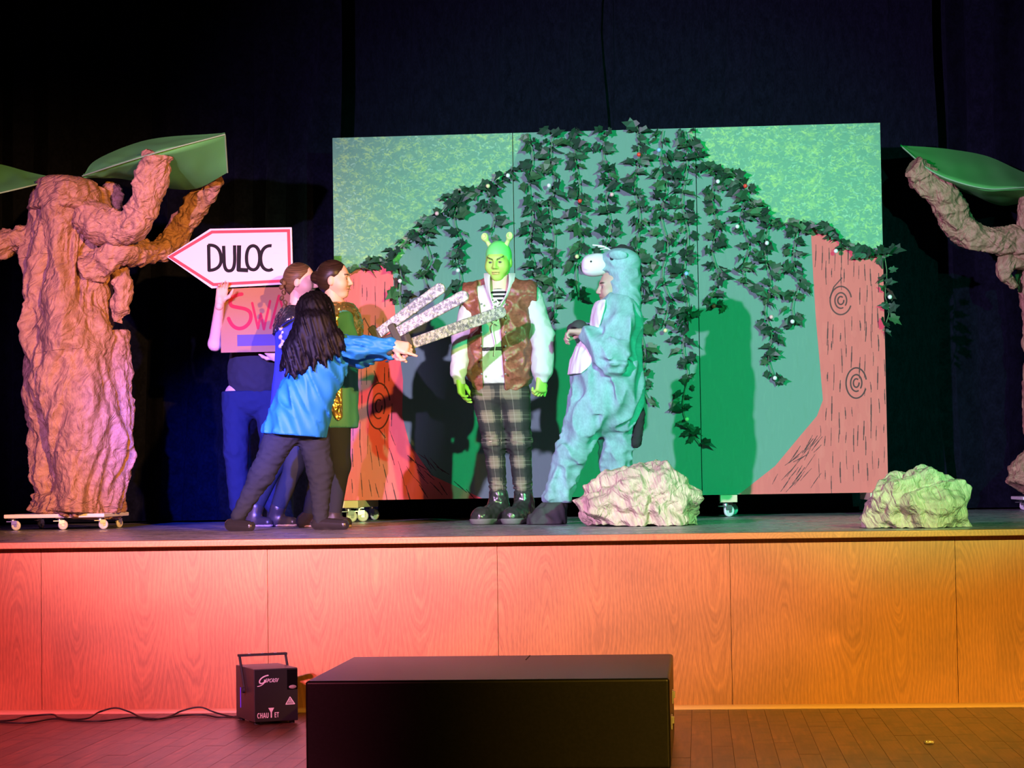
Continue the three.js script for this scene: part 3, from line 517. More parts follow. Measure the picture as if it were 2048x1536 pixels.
function paperRock(label, centre, rx, ry, rz, off, amp) {
  const base = centre.clone(); base.y = H; const t = thing('paper_rock', label, 'stage rock', base, 'crumpled paper rocks');
  let g = new THREE.IcosahedronGeometry(1, 84); g.deleteAttribute('normal'); g.deleteAttribute('uv'); g = mergeVertices(g, 1e-5);
  const p = g.attributes.position, uv = new Float32Array(p.count * 2);
  for (let i = 0; i < p.count; i++) {
    const d = V(p.getX(i), p.getY(i), p.getZ(i)), lump = 1 + 0.13 * n3(d.x * 1.2 + off, d.y * 1.2, d.z * 1.2) + 0.06 * n3(d.x * 2.4, d.y * 2.4 + off, d.z * 2.4);
    const q = V(d.x * rx * lump, d.y * ry * lump, d.z * rz * lump); if (q.y < -ry * 0.42) { q.y = -ry * 0.42; }
    const w = crumple(q.x * 4.6 + off, q.y * 5.5, q.z * 4.6) * amp * 1.7 + amp * 0.24 * crumple(q.x * 10 + off, q.y * 10, q.z * 10);
    q.addScaledVector(d, w); q.y = Math.max(q.y + ry * 0.42, 0.002 + 0.006 * Math.max(0, n3(q.x * 20, q.z * 20, off)));
    p.setXYZ(i, q.x, q.y, q.z); uv[i * 2] = q.x * 3 + q.y; uv[i * 2 + 1] = q.z * 3 + q.y * 2;
  }
  g.setAttribute('uv', new THREE.BufferAttribute(uv, 2)); g.computeVertexNormals(); mesh('paper_shell', g, kraftPale, t); return t;
}
paperRock('low wide crumpled paper rock in front of the animal costume, cream and pink', V(0.29, H, -1.95), 0.315, 0.235, 0.26, 3.1, 0.066);
paperRock('rounder pale paper rock standing alone near the stage edge on the right', V(1.655, H, -0.62), 0.225, 0.225, 0.21, 8.4, 0.055);

/* ------------------------------------------------------------------ before the stage: black platform, effect light, cables */
{
  const carpet = dataTex(256, 256, (x, y) => { const k = 0.75 + 0.2 * n3(x * 0.8, y * 0.8, 1) + 0.15 * n3(x * 0.06, y * 0.06, 2); return [k, k, k]; }); carpet.repeat.set(4, 4);
  const blk = phys(lin(0.009, 0.0085, 0.011), 0.42, { map: carpet, specularIntensity: 0.8 });
  const base = V(-0.18, 0, 1.53), t = thing('black_platform', 'low black carpet-covered platform standing on the hall floor before the stage', 'platform', base);
  const body = new RoundedBoxGeometry(1.34, 0.33, 1.16, 3, 0.012); body.translate(0, 0.165, 0); mesh('body', boxUV(body), blk, t);
  mesh('seam', box(0.075, 0.08, 0.3295, 0.3312, -0.56, -0.33), mat(lin(0.004, 0.004, 0.004), 1), t);
  for (const [y, z] of [[0.2, -0.1], [0.145, 0.32]]) {
    const l = mesh('latch', box(0.668, 0.675, y - 0.025, y + 0.025, z - 0.04, z + 0.04, 0.002), steel, t); mesh('latch_lever', box(0.674, 0.682, y - 0.006, y + 0.02, z - 0.012, z + 0.012, 0.002), steel, l);
  }
}
{
  const base = V(-1.335, 0, 0.33), t = thing('effect_light', 'small black stage effect light with a bracket, on the floor by the red-lit panel', 'stage light', base);
  t.rotation.y = 0.47; const w = 0.1, h = 0.245, d = 0.15, blk = phys(lin(0.03, 0.028, 0.03), 0.45), rub = mat(lin(0.015, 0.015, 0.015), 0.8);
  mesh('housing', boxUV(box(-w, w, 0.012, h, -d, d, 0.004)), blk, t);
  const face = canvas(512, 600, (c, W, Hh) => {
    c.fillStyle = '#131316'; c.fillRect(0, 0, W, Hh);
    c.fillStyle = '#cfcdd0'; c.strokeStyle = '#cfcdd0'; c.lineCap = 'round';
    c.lineWidth = 15; c.beginPath(); c.moveTo(160, 66); c.bezierCurveTo(96, 70, 50, 116, 58, 142); c.bezierCurveTo(66, 172, 130, 150, 118, 120); c.stroke();
    c.lineWidth = 9; c.beginPath(); c.moveTo(130, 128); c.bezierCurveTo(110, 170, 70, 186, 34, 190); c.stroke();
    c.save(); c.translate(120, 148); c.transform(1, 0, -0.25, 1, 0, 0); c.font = 'bold 62px sans-serif'; c.scale(0.72, 1); c.fillText('SPCASV', 0, 0); c.restore();
    c.font = 'bold 84px sans-serif'; c.save(); c.translate(24, 560); c.scale(0.62, 1); c.fillText('CHAU', 0, 0); c.fillText('ET', 330, 0); c.restore(); c.save(); c.translate(194, 560); c.scale(0.8, 1.25); c.beginPath(); c.moveTo(-44, -92); c.lineTo(44, -92); c.lineTo(10, -50); c.lineTo(10, 0); c.lineTo(-10, 0); c.lineTo(-10, -50); c.fill(); c.restore();
    c.lineWidth = 11; c.lineJoin = 'round'; c.beginPath(); c.moveTo(420, 330); c.lineTo(370, 412); c.lineTo(474, 412); c.closePath(); c.stroke();
    c.lineWidth = 7; for (let i = 0; i < 4; i++) { c.beginPath(); c.moveTo(412 - i * 6, 360 + i * 12); c.lineTo(430 + i * 7, 360 + i * 12); c.stroke(); }
  });
  const fm = phys(lin(1, 1, 1), 0.5, { map: face }), fg = new THREE.BoxGeometry(0.196, 0.226, 0.003); fg.translate(0, 0.128, d + 0.001);
  const fp = new THREE.Mesh(fg, [blk, blk, blk, blk, fm, blk]); fp.name = 'front_panel'; fp.castShadow = fp.receiveShadow = true; t.add(fp);
  const hole = mesh('lens_hood', box(0.05, 0.098, 0.15, 0.238, d + 0.0015, d + 0.005, 0.0015), phys(lin(0.002, 0.002, 0.002), 0.9, { specularIntensity: 0.1 }), t);
  mesh('lens', new THREE.SphereGeometry(0.018, 18, 10, 0, Math.PI * 2, 0, Math.PI / 2).rotateX(Math.PI / 2).scale(1, 0.5, 0.4).translate(0.075, 0.161, d + 0.0045), phys(lin(0.25, 0.2, 0.2), 0.1, { clearcoat: 1 }), hole);
  for (const [x, z] of [[-0.08, -0.12], [0.08, -0.12], [-0.08, 0.12], [0.08, 0.12]]) mesh('foot', new THREE.CylinderGeometry(0.012, 0.013, 0.013, 12).translate(x, 0.0065, z), rub, t);
  const arm = (s) => tube([V(s * 0.107, 0.145, 0.02), V(s * 0.107, 0.2, -0.01), V(s * 0.107, 0.292, -0.06)], 0.006, 8, 6);
  const hd = mesh('bracket', mergeGeometries([arm(-1).toNonIndexed(), arm(1).toNonIndexed(), box(-0.112, 0.112, 0.288, 0.298, -0.076, -0.046).toNonIndexed()]), rub, t);
  for (const s of [-1, 1]) mesh('knob', new THREE.CylinderGeometry(0.013, 0.013, 0.012, 16).rotateZ(Math.PI / 2).translate(s * 0.113, 0.145, 0.02), rub, hd);
  for (const x of [-0.06, 0, 0.06]) mesh('bolt_hole', new THREE.TorusGeometry(0.006, 0.002, 6, 12).rotateX(Math.PI / 2).translate(x, 0.2985, -0.061), steel, hd);
  mesh('status_strip', box(-w - 0.0015, -w, 0.06, 0.15, -0.075, -0.068), mat(lin(0.12, 0.05, 0.6), 0.4, { emissive: lin(0.05, 0.01, 0.55), emissiveIntensity: 1 }), t);
  const rb = mat(lin(0.012, 0.01, 0.012), 0.5), fl = (u, v) => { const q = P(u, v, 0.06); if (q.y > 0.007) return q; const c = camera.position, d = q.sub(c); return c.clone().addScaledVector(d, (0.0065 - c.y) / d.y); };
  const cb = (label, pts) => { const w = pts.map(([u, v]) => fl(u * 0.362, 980 + v * 0.362)), b = w[0].clone(); const o = mesh('power_cable', local(tube(w, 0.0042, 160, 6), b), rb); o.position.copy(b); o.userData = { label, category: 'cable', group: 'cables on the hall floor' }; };
  cb('black cable with a high loop midway, nearest the stage panel', [[-300, 1268], [-100, 1280], [60, 1272], [140, 1252], [285, 1240], [320, 1256], [400, 1268], [480, 1262], [560, 1222], [640, 1204], [710, 1224], [790, 1258], [880, 1264], [1000, 1246], [1120, 1242], [1220, 1256], [1330, 1250]]);
  cb('black cable looping up close to the effect light, lying further out on the floor', [[-300, 1290], [-100, 1276], [0, 1284], [150, 1286], [300, 1264], [430, 1276], [560, 1276], [740, 1256], [850, 1268], [955, 1244], [1000, 1222], [1105, 1200], [1180, 1226], [1260, 1248], [1330, 1262]]);
}
{ const b = V(1.49, 0, 1.36); const t = thing('paper_scrap', 'tiny crumpled shiny wrapper lying on the hall floor at the right', 'litter', b); let g = new THREE.IcosahedronGeometry(0.014, 4); const p = g.attributes.position; for (let i = 0; i < p.count; i++) { const k = 1 + 0.5 * crumple(p.getX(i) * 120, p.getY(i) * 120, p.getZ(i) * 120); p.setXYZ(i, p.getX(i) * k * 1.5, Math.max(0.0005, p.getY(i) * k * 0.6 + 0.006), p.getZ(i) * k); } g.computeVertexNormals(); mesh('wrapper', g, mat(lin(0.5, 0.45, 0.4), 0.35, { metalness: 0.5 }), t); }

/* ------------------------------------------------------------------ signs and foam swords */
{
  const z = -3.58, base = P(480, 560, z), t = thing('arrow_sign', 'white arrow-shaped sign with red border reading DULOC, pointing left', 'sign', base);
  const pts = [[334, 514], [421, 458], [584, 455], [587, 568], [424, 577]].map(([u, v]) => P(u, v, z).sub(base));
  const s = new THREE.Shape(pts.map((q) => new THREE.Vector2(q.x, q.y))), g = new THREE.ExtrudeGeometry(s, { depth: 0.012, bevelEnabled: false });
  const X0 = pts[0].x, X1 = pts[3].x + 0.005, Y0 = pts[4].y - 0.005, Y1 = pts[2].y + 0.005, uv = g.attributes.uv, p = g.attributes.position;
  for (let i = 0; i < p.count; i++) uv.setXY(i, (p.getX(i) - X0) / (X1 - X0), (p.getY(i) - Y0) / (Y1 - Y0));
  const tex = canvas(1024, 512, (c, W, Hh) => {
    const m = (q) => [(q.x - X0) / (X1 - X0) * W, (1 - (q.y - Y0) / (Y1 - Y0)) * Hh], cx = pts.reduce((a, q) => a + q.x, 0) / 5 + 0.04, cy = (pts[0].y + pts[2].y + pts[3].y) / 3;
    c.fillStyle = '#c4c4cc'; c.fillRect(0, 0, W, Hh);
    c.fillStyle = 'rgba(184,186,194,0.5)'; for (let i = 0; i < 60; i++) { c.fillRect(hash3(i, 1, 1, 1) * W, hash3(i, 2, 1, 1) * Hh, 60 * hash3(i, 3, 1, 1), 9 * hash3(i, 4, 1, 1)); }
    const ring = (k) => pts.map((q, i) => [cx + (q.x - cx) * (1 - k * (i === 0 ? 0.85 : 1)), cy + (q.y - cy) * (1 - k * 1.9)]).map(([x, y]) => m({ x, y }));
    c.strokeStyle = '#c8454f'; c.lineWidth = 25; c.lineJoin = 'miter'; c.beginPath(); ring(0.062).forEach(([x, y], i) => i ? c.lineTo(x, y) : c.moveTo(x, y)); c.closePath(); c.stroke();
    c.strokeStyle = '#0b0b0d'; c.lineCap = 'butt'; c.lineJoin = 'round'; c.lineWidth = 27;
    const px = (u, v) => m(P(u, v, z).sub(base)), path = (a, close) => { c.beginPath(); c.moveTo(...px(...a[0])); for (let i = 1; i < a.length; i++) a[i].length === 2 ? c.lineTo(...px(...a[i])) : c.bezierCurveTo(...px(a[i][0], a[i][1]), ...px(a[i][2], a[i][3]), ...px(a[i][4], a[i][5])); if (close) c.closePath(); c.stroke(); };
    path([[418, 490], [419, 541], [432, 541, 443, 534, 443, 520], [443, 500, 434, 489, 417, 491]]);
    path([[448, 492], [449, 520], [449, 540, 455, 543, 460, 542], [470, 542, 471, 525, 470, 505], [470, 491]]);
    c.lineWidth = 34; path([[479, 491], [478, 540], [497, 541]]); c.lineWidth = 27;
    path([[507, 492], [495, 492, 493, 510, 494, 522], [495, 536, 502, 540, 508, 540], [518, 539, 521, 524, 520, 512], [519, 498, 513, 491, 505, 492]]);
    path([[544, 492], [528, 490, 521, 506, 522, 520], [523, 540, 538, 545, 546, 538]]);
  });
  tex.wrapS = tex.wrapT = THREE.ClampToEdgeWrapping;
  const o = new THREE.Mesh(g, [phys(lin(1, 1, 1), 0.7, { map: tex, specularIntensity: 0.4 }), mat(hex(0xe8dcd8), 0.8)]); o.name = 'board'; o.castShadow = o.receiveShadow = true; t.add(o);
}
{
  const z = -3.62, a = P(441, 577, z), b = P(612, 702, z), base = P(520, 702, z), t = thing('cardboard_sign', 'tan cardboard sign with hand-painted red letters, held under the arrow sign', 'sign', base);
  const w = b.x - a.x, h = a.y - b.y, g = new THREE.BoxGeometry(w, h, 0.006); g.translate((a.x + b.x) / 2 - base.x, (a.y + b.y) / 2 - base.y, 0);
  const tex = canvas(1024, 768, (c, W, Hh) => {
    c.fillStyle = '#8f6549'; c.fillRect(0, 0, W, Hh); for (let i = 0; i < 500; i++) { c.fillStyle = i % 2 ? 'rgba(166,120,90,0.12)' : 'rgba(120,84,60,0.10)'; c.fillRect(hash3(i, 1, 2, 3) * W, hash3(i, 4, 2, 3) * Hh, 4 + 60 * hash3(i, 6, 2, 3), 3); }
    const px = (u, v) => [(u - 441) / 171 * W, (v - 577) / 125 * Hh]; c.lineCap = 'round'; c.lineJoin = 'round';
    c.strokeStyle = '#a01630'; c.lineWidth = 44; c.beginPath(); c.moveTo(...px(484, 589)); c.bezierCurveTo(...px(466, 590), ...px(455, 602), ...px(463, 611)); c.bezierCurveTo(...px(474, 617), ...px(500, 614), ...px(502, 630)); c.bezierCurveTo(...px(505, 652), ...px(470, 672), ...px(457, 636)); c.stroke();
    c.lineWidth = 30; c.beginPath(); [[505, 607], [516, 656], [522, 628], [528, 658], [541, 604]].forEach((q, i) => i ? c.lineTo(...px(...q)) : c.moveTo(...px(...q))); c.stroke();
    c.beginPath(); [[541, 656], [559, 594], [578, 656]].forEach((q, i) => i ? c.lineTo(...px(...q)) : c.moveTo(...px(...q))); c.stroke(); c.beginPath(); c.moveTo(...px(549, 636)); c.lineTo(...px(571, 636)); c.stroke();
    c.fillStyle = '#4c3f6a'; c.fillRect(...px(474, 668), 130 / 171 * W, 22 / 125 * Hh);
  });
  const e = mat(hex(0xa87f5e), 0.9), o = new THREE.Mesh(g, [e, e, e, e, mat(lin(1, 1, 1), 0.85, { map: tex }), e]); o.name = 'board'; o.castShadow = o.receiveShadow = true; t.add(o);
}
const foil = canvas(512, 128, (c, W, Hh) => { c.fillStyle = '#eceef2'; c.fillRect(0, 0, W, Hh); for (let i = 0; i < 620; i++) { c.fillStyle = ['rgba(255,255,255,0.8)', 'rgba(150,156,170,0.55)', 'rgba(205,215,190,0.6)', 'rgba(120,126,140,0.5)'][i % 4]; c.beginPath(); c.ellipse(hash3(i, 1, 1, 5) * W, hash3(i, 2, 1, 5) * Hh, 3 + 9 * hash3(i, 3, 1, 5), 3 + 12 * hash3(i, 4, 1, 5), hash3(i, 5, 1, 5) * 3, 0, 7); c.fill(); } });
const foilBump = dataTex(256, 128, (x, y) => { const k = 0.5 + 0.8 * crumple(x * 0.11, y * 0.11, 1); return [k, k, k]; }, false);
function sword(label, tip, root, pommel) {
  const t = thing('foam_sword', label, 'toy sword', pommel, 'foam swords of the girls');
  const d = tip.clone().sub(root), L = d.length(); d.normalize(); t.quaternion.setFromUnitVectors(V(1, 0, 0), d);
  const gl = root.distanceTo(pommel), s = new THREE.Shape(), hw = 0.028; s.moveTo(0, -hw * 0.85); s.lineTo(L - hw, -hw); s.absarc(L - hw, 0, hw, -Math.PI / 2, Math.PI / 2); s.lineTo(0, hw * 0.85); s.closePath();
  let g = new THREE.ExtrudeGeometry(s, { depth: 0.012, bevelEnabled: true, bevelSize: 0.006, bevelThickness: 0.008, bevelSegments: 2, curveSegments: 10 }); g.translate(gl, 0, -0.006);
  const p = g.attributes.position, uv = g.attributes.uv; for (let i = 0; i < p.count; i++) uv.setXY(i, p.getX(i) * 2.2, p.getY(i) * 8 + 0.5);
  mesh('blade', g, phys(lin(0.52, 0.53, 0.55), 0.34, { map: foil, metalness: 0.08, bumpMap: foilBump, bumpScale: 0.006, clearcoat: 0.6, clearcoatRoughness: 0.2 }), t);
  const blk = mat(lin(0.05, 0.05, 0.045), 0.8);
  mesh('guard', new RoundedBoxGeometry(0.045, 0.12, 0.045, 2, 0.012).translate(gl - 0.005, 0, 0), blk, t);
  mesh('grip', new THREE.CylinderGeometry(0.016, 0.016, gl, 14).rotateZ(Math.PI / 2).translate(gl / 2, 0, 0), blk, t);
  mesh('pommel', new THREE.SphereGeometry(0.022, 14, 10), blk, t);
}
sword('lavender glittering foam sword, the one raised highest', P(885, 571, -2.6), P(752, 668, -2.68), P(706, 704, -2.72));
sword('mint glittering foam sword, the middle of the three', P(934, 590, -2.2), P(792, 668, -2.28), P(742, 694, -2.32));
sword('yellow-green glittering foam sword held in front, its tip before the laced shirt', P(1012, 621, -2.45), P(822, 688, -1.98), P(778, 703, -1.9));

/* ------------------------------------------------------------------ people */
const quatY = (y, x = 0, z = 0) => new THREE.Quaternion().setFromEuler(new THREE.Euler(x, y, z, 'YXZ'));
// a head in its own frame: +z is where the face looks, +y the crown; about 0.235 high
function headAt(c, q, s = 1, o = {}) {
  const T = (x, y, z) => V(x * s, y * s, z * s).applyQuaternion(q).add(c), r = (a) => a.map((k) => k * s), inv = q.clone().invert();
  const prims = [E(T(0, 0.035, -0.012), r([0.075, 0.086, 0.096]), q), E(T(0, -0.03, 0.018), r([0.06, 0.078, 0.07]), q, 0.04), E(T(0, -0.094, 0.052), r([0.03, 0.022, 0.028]), q, 0.035),
    C(T(-0.035, 0.026, 0.074), T(0.035, 0.026, 0.074), 0.014 * s, 0.014 * s, 0.02), E(T(-0.042, -0.03, 0.05), r([0.03, 0.035, 0.035]), q, 0.03), E(T(0.042, -0.03, 0.05), r([0.03, 0.035, 0.035]), q, 0.03),
    SUB(E(T(-0.03, 0.004, 0.098), r([0.021, 0.012, 0.017]), q, 0.012)), SUB(E(T(0.03, 0.004, 0.098), r([0.021, 0.012, 0.017]), q, 0.012)),
    E(T(-0.03, 0.002, 0.074), r([0.0145, 0.011, 0.013]), q, 0.004), E(T(0.03, 0.002, 0.074), r([0.0145, 0.011, 0.013]), q, 0.004),
    C(T(0, 0.014, 0.086), T(0, -0.026, 0.106), 0.008 * s, 0.012 * s, 0.012), E(T(-0.012, -0.031, 0.094), r([0.009, 0.008, 0.011]), q, 0.008), E(T(0.012, -0.031, 0.094), r([0.009, 0.008, 0.011]), q, 0.008),
    E(T(0, -0.056, 0.084), r([0.024, 0.006, 0.012]), q, 0.006), E(T(0, -0.068, 0.081), r([0.02, 0.007, 0.012]), q, 0.006), SUB(E(T(0, -0.062, 0.098), r([0.022, 0.0022, 0.01]), q, 0.004)),
    E(T(-0.074, -0.008, -0.008), r([0.01, 0.032, 0.02]), q, 0.008), E(T(0.074, -0.008, -0.008), r([0.01, 0.032, 0.02]), q, 0.008), ...(o.extra ? o.extra(T, r, q) : [])];
  const toL = (x, y, z) => V(x, y, z).sub(c).applyQuaternion(inv).multiplyScalar(1 / s);
  return { prims, T, r, q, toL, s };
}
function faceColour(h, skin, o = {}) {
  const lips = o.lips || skin.map((k, i) => k * [0.85, 0.65, 0.65][i]), brow = o.brow || [0.05, 0.03, 0.02];
  return (x, y, z) => {
    const p = h.toL(x, y, z), ax = Math.abs(p.x);
    if (p.z > 0.05) {
      const by = 0.025 + (o.frown ? (ax - 0.03) * 0.4 : 0.004 - (ax - 0.032) ** 2 * 6);
      if (ax > 0.01 && ax < 0.052 && Math.abs(p.y - by) < 0.0052) return brow;
      if (((ax - 0.03) / 0.0145) ** 2 + ((p.y - 0.002) / 0.0068) ** 2 < 1) { const d = (ax - 0.03) ** 2 + (p.y - 0.001) ** 2; return Math.abs(p.y - 0.002) > 0.0045 ? brow : d < 0.00006 ? [0.02, 0.015, 0.012] : o.eye || [0.42, 0.4, 0.37]; }
      if (ax < 0.026 && p.y > -0.075 && p.y < -0.052 && p.z > 0.074) return Math.abs(p.y + 0.062) < 0.0022 ? skin.map((k) => k * 0.35) : lips;
    }
    return skin;
  };
}
// a hand: wrist, direction of the fingers, palm normal, bend of the fingers (radians at each joint), which side the thumb is on
function hand(w, dir, nor, { curl = 0.35, thumb = 1, s = 1, curls = null, thumbBend = 0.3 } = {}) {
  const d = dir.clone().normalize(), n = nor.clone().addScaledVector(d, -nor.dot(d)).normalize(), side = V(0, 0, 0).crossVectors(d, n).multiplyScalar(thumb), at = (a, b, c) => w.clone().addScaledVector(d, a * s).addScaledVector(side, b * s).addScaledVector(n, c * s);
  const out = [C(at(-0.03, 0, 0), at(0.02, 0, 0), 0.026 * s, 0.026 * s, 0.02)];
  for (const b of [-0.024, -0.006, 0.012, 0.028]) out.push(C(at(0.012, b * 0.7, 0), at(0.082 - Math.abs(b) * 0.25, b, 0), 0.016 * s, 0.0135 * s, 0.012));
  const fing = [[0.028, 0.07], [0.0095, 0.078], [-0.0095, 0.073], [-0.027, 0.056]];
  fing.forEach(([b, L], i) => {
    let p = at(0.082 - Math.abs(b) * 0.2, b, 0), a = 0; const c = curls ? curls[i] : curl + i * 0.08;
    for (let k = 0; k < 3; k++) { a += c; const l = L * [0.46, 0.3, 0.24][k] * s, q = p.clone().addScaledVector(d, Math.cos(a) * l).addScaledVector(n, Math.sin(a) * l); out.push(C(p, q, (0.0092 - k * 0.0008) * s, (0.0085 - k * 0.0009) * s, k ? 0.004 : 0.006)); p = q; }
  });
  let p = at(0.022, 0.026, 0.006), a = 0.85; for (let k = 0; k < 3; k++) { const l = [0.034, 0.03, 0.025][k] * s, q = p.clone().addScaledVector(d, Math.cos(a) * l).addScaledVector(side, Math.sin(a) * l * (k ? 0.7 : 1)).addScaledVector(n, thumbBend * l); out.push(C(p, q, (0.0125 - k * 0.0015) * s, (0.0115 - k * 0.0018) * s, 0.008)); p = q; a -= 0.3; }
  return out;
}
const flat3 = (c) => () => c;
function bodyGeo(parts) { return mergeGeometries(parts); }
function foldsY(amp, f = 26, fy = 4) { return (x, y, z) => amp * (n3(x * f, y * fy, z * f) * 0.6 + (0.35 - Math.abs(n3(x * f * 0.6 + 5, y * fy * 2, z * f * 0.6))) * 0.8); }
function rumple(amp, f = 14) { return (x, y, z) => amp * ((0.35 - Math.abs(n3(x * f, y * f, z * f))) + 0.5 * (0.35 - Math.abs(n3(x * f * 2 + 3, y * f * 2, z * f * 2)))); }
const skinMat = phys(lin(1, 1, 1), 0.55, { vertexColors: true });
const clothMat = (c, r = 0.85, o = {}) => mat(lin(...c), r, o);
function wear(name, t, base, prims, cell, m, o) { return mesh(name, local(sdfMesh(prims, cell, o), base), m, t); }
const footClip = (x, y, z) => H + 0.001 - y;

/* the man in green paint, hood, laced shirt and brown vest */
{
  const z = -3.0, J = (u, v, dz = 0) => P(u, v, z + dz), s = sc(z), base = J(1003, 1047); base.y = H;
  const t = thing('person', 'person with green-painted face and tight green hood, brown vest and plaid trousers, frowning downwards', 'person', base);
  const green = [0.36, 0.62, 0.10], pale = [0.62, 0.46, 0.34];
  const h = headAt(J(997, 523, 0.02), quatY(-0.16, 0.16), 0.97), fc = faceColour(h, green, { frown: true, brow: [0.06, 0.10, 0.02], lips: [0.5, 0.42, 0.12], eye: [0.16, 0.24, 0.06] });
  const neck = [C(J(999, 545), J(1000, 590), 0.058, 0.075)];
  const shL = J(946, 594), elL = J(924, 674, 0.02), wrL = J(919, 758, 0.05), shR = J(1060, 592), elR = J(1085, 672, 0.02), wrR = J(1083, 752, 0.05);
  const torso = [E(J(1002, 640), [0.17, 0.2, 0.11]), E(J(1000, 740), [0.16, 0.16, 0.115]), C(J(955, 592), J(1050, 592), 0.06)];
  const hipL = J(972, 790), knL = J(988, 884, 0.03), anL = J(998, 990), hipR = J(1030, 790), knR = J(1039, 886, 0.03), anR = J(1047, 990);
  const legs = [C(hipL, knL, 0.075, 0.055), C(knL, anL, 0.055, 0.04), C(hipR, knR, 0.08, 0.058), C(knR, anR, 0.058, 0.042)];
  const g = bodyGeo([sdfMesh([...torso, ...neck, C(shL, elL, 0.045, 0.038), C(elL, wrL, 0.038, 0.028), C(shR, elR, 0.045, 0.038), C(elR, wrR, 0.038, 0.028), ...legs], 0.014, { colour: flat3(pale) }),
    sdfMesh([...h.prims, C(h.T(0, -0.06, -0.01), h.T(0, -0.16, -0.04), 0.052, 0.056)], 0.0042, { colour: (x, y, zz) => { const p = h.toL(x, y, zz); return p.y < -0.118 || (p.y < -0.09 && p.z < 0.02) ? pale : fc(x, y, zz); } }),
    sdfMesh(hand(wrL, V(0.12, -1, 0.1), V(0.9, 0.1, 0.2), { curl: 0.32, thumb: -1, s: 1.08 }), 0.004, { colour: flat3(green) }), sdfMesh(hand(wrR, V(-0.05, -1, 0.15), V(-0.75, 0, -0.6), { curl: 0.8, thumb: 1, s: 1.08 }), 0.004, { colour: flat3(green) })]);
  mesh('body', local(g, base), skinMat, t);
  const hoodM = clothMat([0.16, 0.78, 0.17], 0.6), hood = wear('hood', t, base, [E(h.T(0, 0.036, -0.014), h.r([0.0795, 0.09, 0.1]), h.q), E(h.T(0, -0.04, 0.002), h.r([0.068, 0.082, 0.068]), h.q, 0.04)], 0.0045, hoodM, { clip: (x, y, zz) => { const p = h.toL(x, y, zz); return Math.max(Math.min(0.034 - p.y, p.z - 0.022 - 0.02 * sstep(-0.1, 0.03, p.y)), -0.115 - p.y); } });
  for (const sx of [-1, 1]) { const a = h.T(sx * 0.05, 0.095, -0.01), b = h.T(sx * 0.068, 0.128, -0.008), c = h.T(sx * 0.078, 0.152, 0.0); const e = wear('ear', t, base, [C(a, b, 0.015, 0.012, 0.01), E(c, [0.022, 0.026, 0.022], h.q, 0.012), SUB(E(h.T(sx * 0.082, 0.162, 0.016), [0.013, 0.017, 0.014], h.q, 0.006))], 0.0035, clothMat([0.5, 0.66, 0.22], 0.6)); }
  // clothes
  const white = clothMat([0.5, 0.52, 0.5], 0.8);
  const sleeveR = rumple(0.008, 9);
  wear('shirt', t, base, [E(J(1002, 640), [0.178, 0.25, 0.122], null, 0.08), E(J(1000, 725), [0.172, 0.25, 0.132], null, 0.08), C(J(950, 594), J(1055, 592), 0.066), C(shL, elL, 0.066, 0.056), C(elL, J(917, 744, 0.045), 0.056, 0.05), C(shR, elR, 0.07, 0.068), C(elR, J(1085, 738, 0.045), 0.068, 0.066), C(J(918, 750, 0.05), J(919, 766, 0.05), 0.038, 0.036, 0.008), C(J(1084, 748, 0.05), J(1083, 758, 0.05), 0.045, 0.04, 0.008)], 0.009, white,
    { bump: sleeveR, clip: (x, y, zz) => { const nk = J(1000, 566); const dx = x - nk.x, q = Math.sqrt(dx * dx + (zz - nk.z) ** 2), vee = zz > nk.z ? Math.abs(dx) - 0.1 * clamp((y - J(1000, 612).y) / 0.14) : 9; return Math.max(J(1000, 768).y - y, 0.078 - q > 0 && y > J(1000, 590).y ? 0.078 - q : -1, vee < 0 ? -vee : -1); } });
  for (const sx of [-1, 1]) { const row = (k, w) => { const a = []; for (let i = 0; i <= 10; i++) { const f = i / 10; a.push(J(mix(sx < 0 ? 972 : 1026, sx < 0 ? 988 : 997, f * f) + sx * w * (1 - f), mix(547, 615, f), mix(0.02, 0.125, Math.sqrt(f)) + k)); } return a; }; mesh('collar', local(sheet([row(0, 4), row(0.022, -2), row(0.026, -9)], 0.006), base), white, t); }
  const stripes = canvas(64, 256, (c) => { c.fillStyle = '#d8dad6'; c.fillRect(0, 0, 64, 256); c.fillStyle = '#121416'; for (let i = 0; i < 6; i++) c.fillRect(0, i * 43, 64, 23); });
  wear('undershirt', t, base, [E(J(1001, 622), [0.12, 0.15, 0.112]), C(J(999, 585), J(1000, 600), 0.072, 0.08)], 0.009, mat(lin(1, 1, 1), 0.9, { map: stripes }), { uv: (x, y) => [x * 4, y * 6.5], clip: (x, y) => Math.max(y - J(1000, 577).y, J(1000, 630).y - y) });
  const leather = dataTex(256, 256, (x, y) => { const k = 0.84 + 0.07 * n3(x * 0.03, y * 0.02, 1) + 0.06 * n3(x * 0.12, y * 0.08, 2) + 0.1 * (0.4 - Math.abs(n3(x * 0.05, y * 0.07, 9))); return [k, k * 0.96, k * 0.94]; });
  const xL = J(968, 700).x, xR = J(1005, 700).x, yT = J(1000, 580).y, yB = J(1000, 783).y;
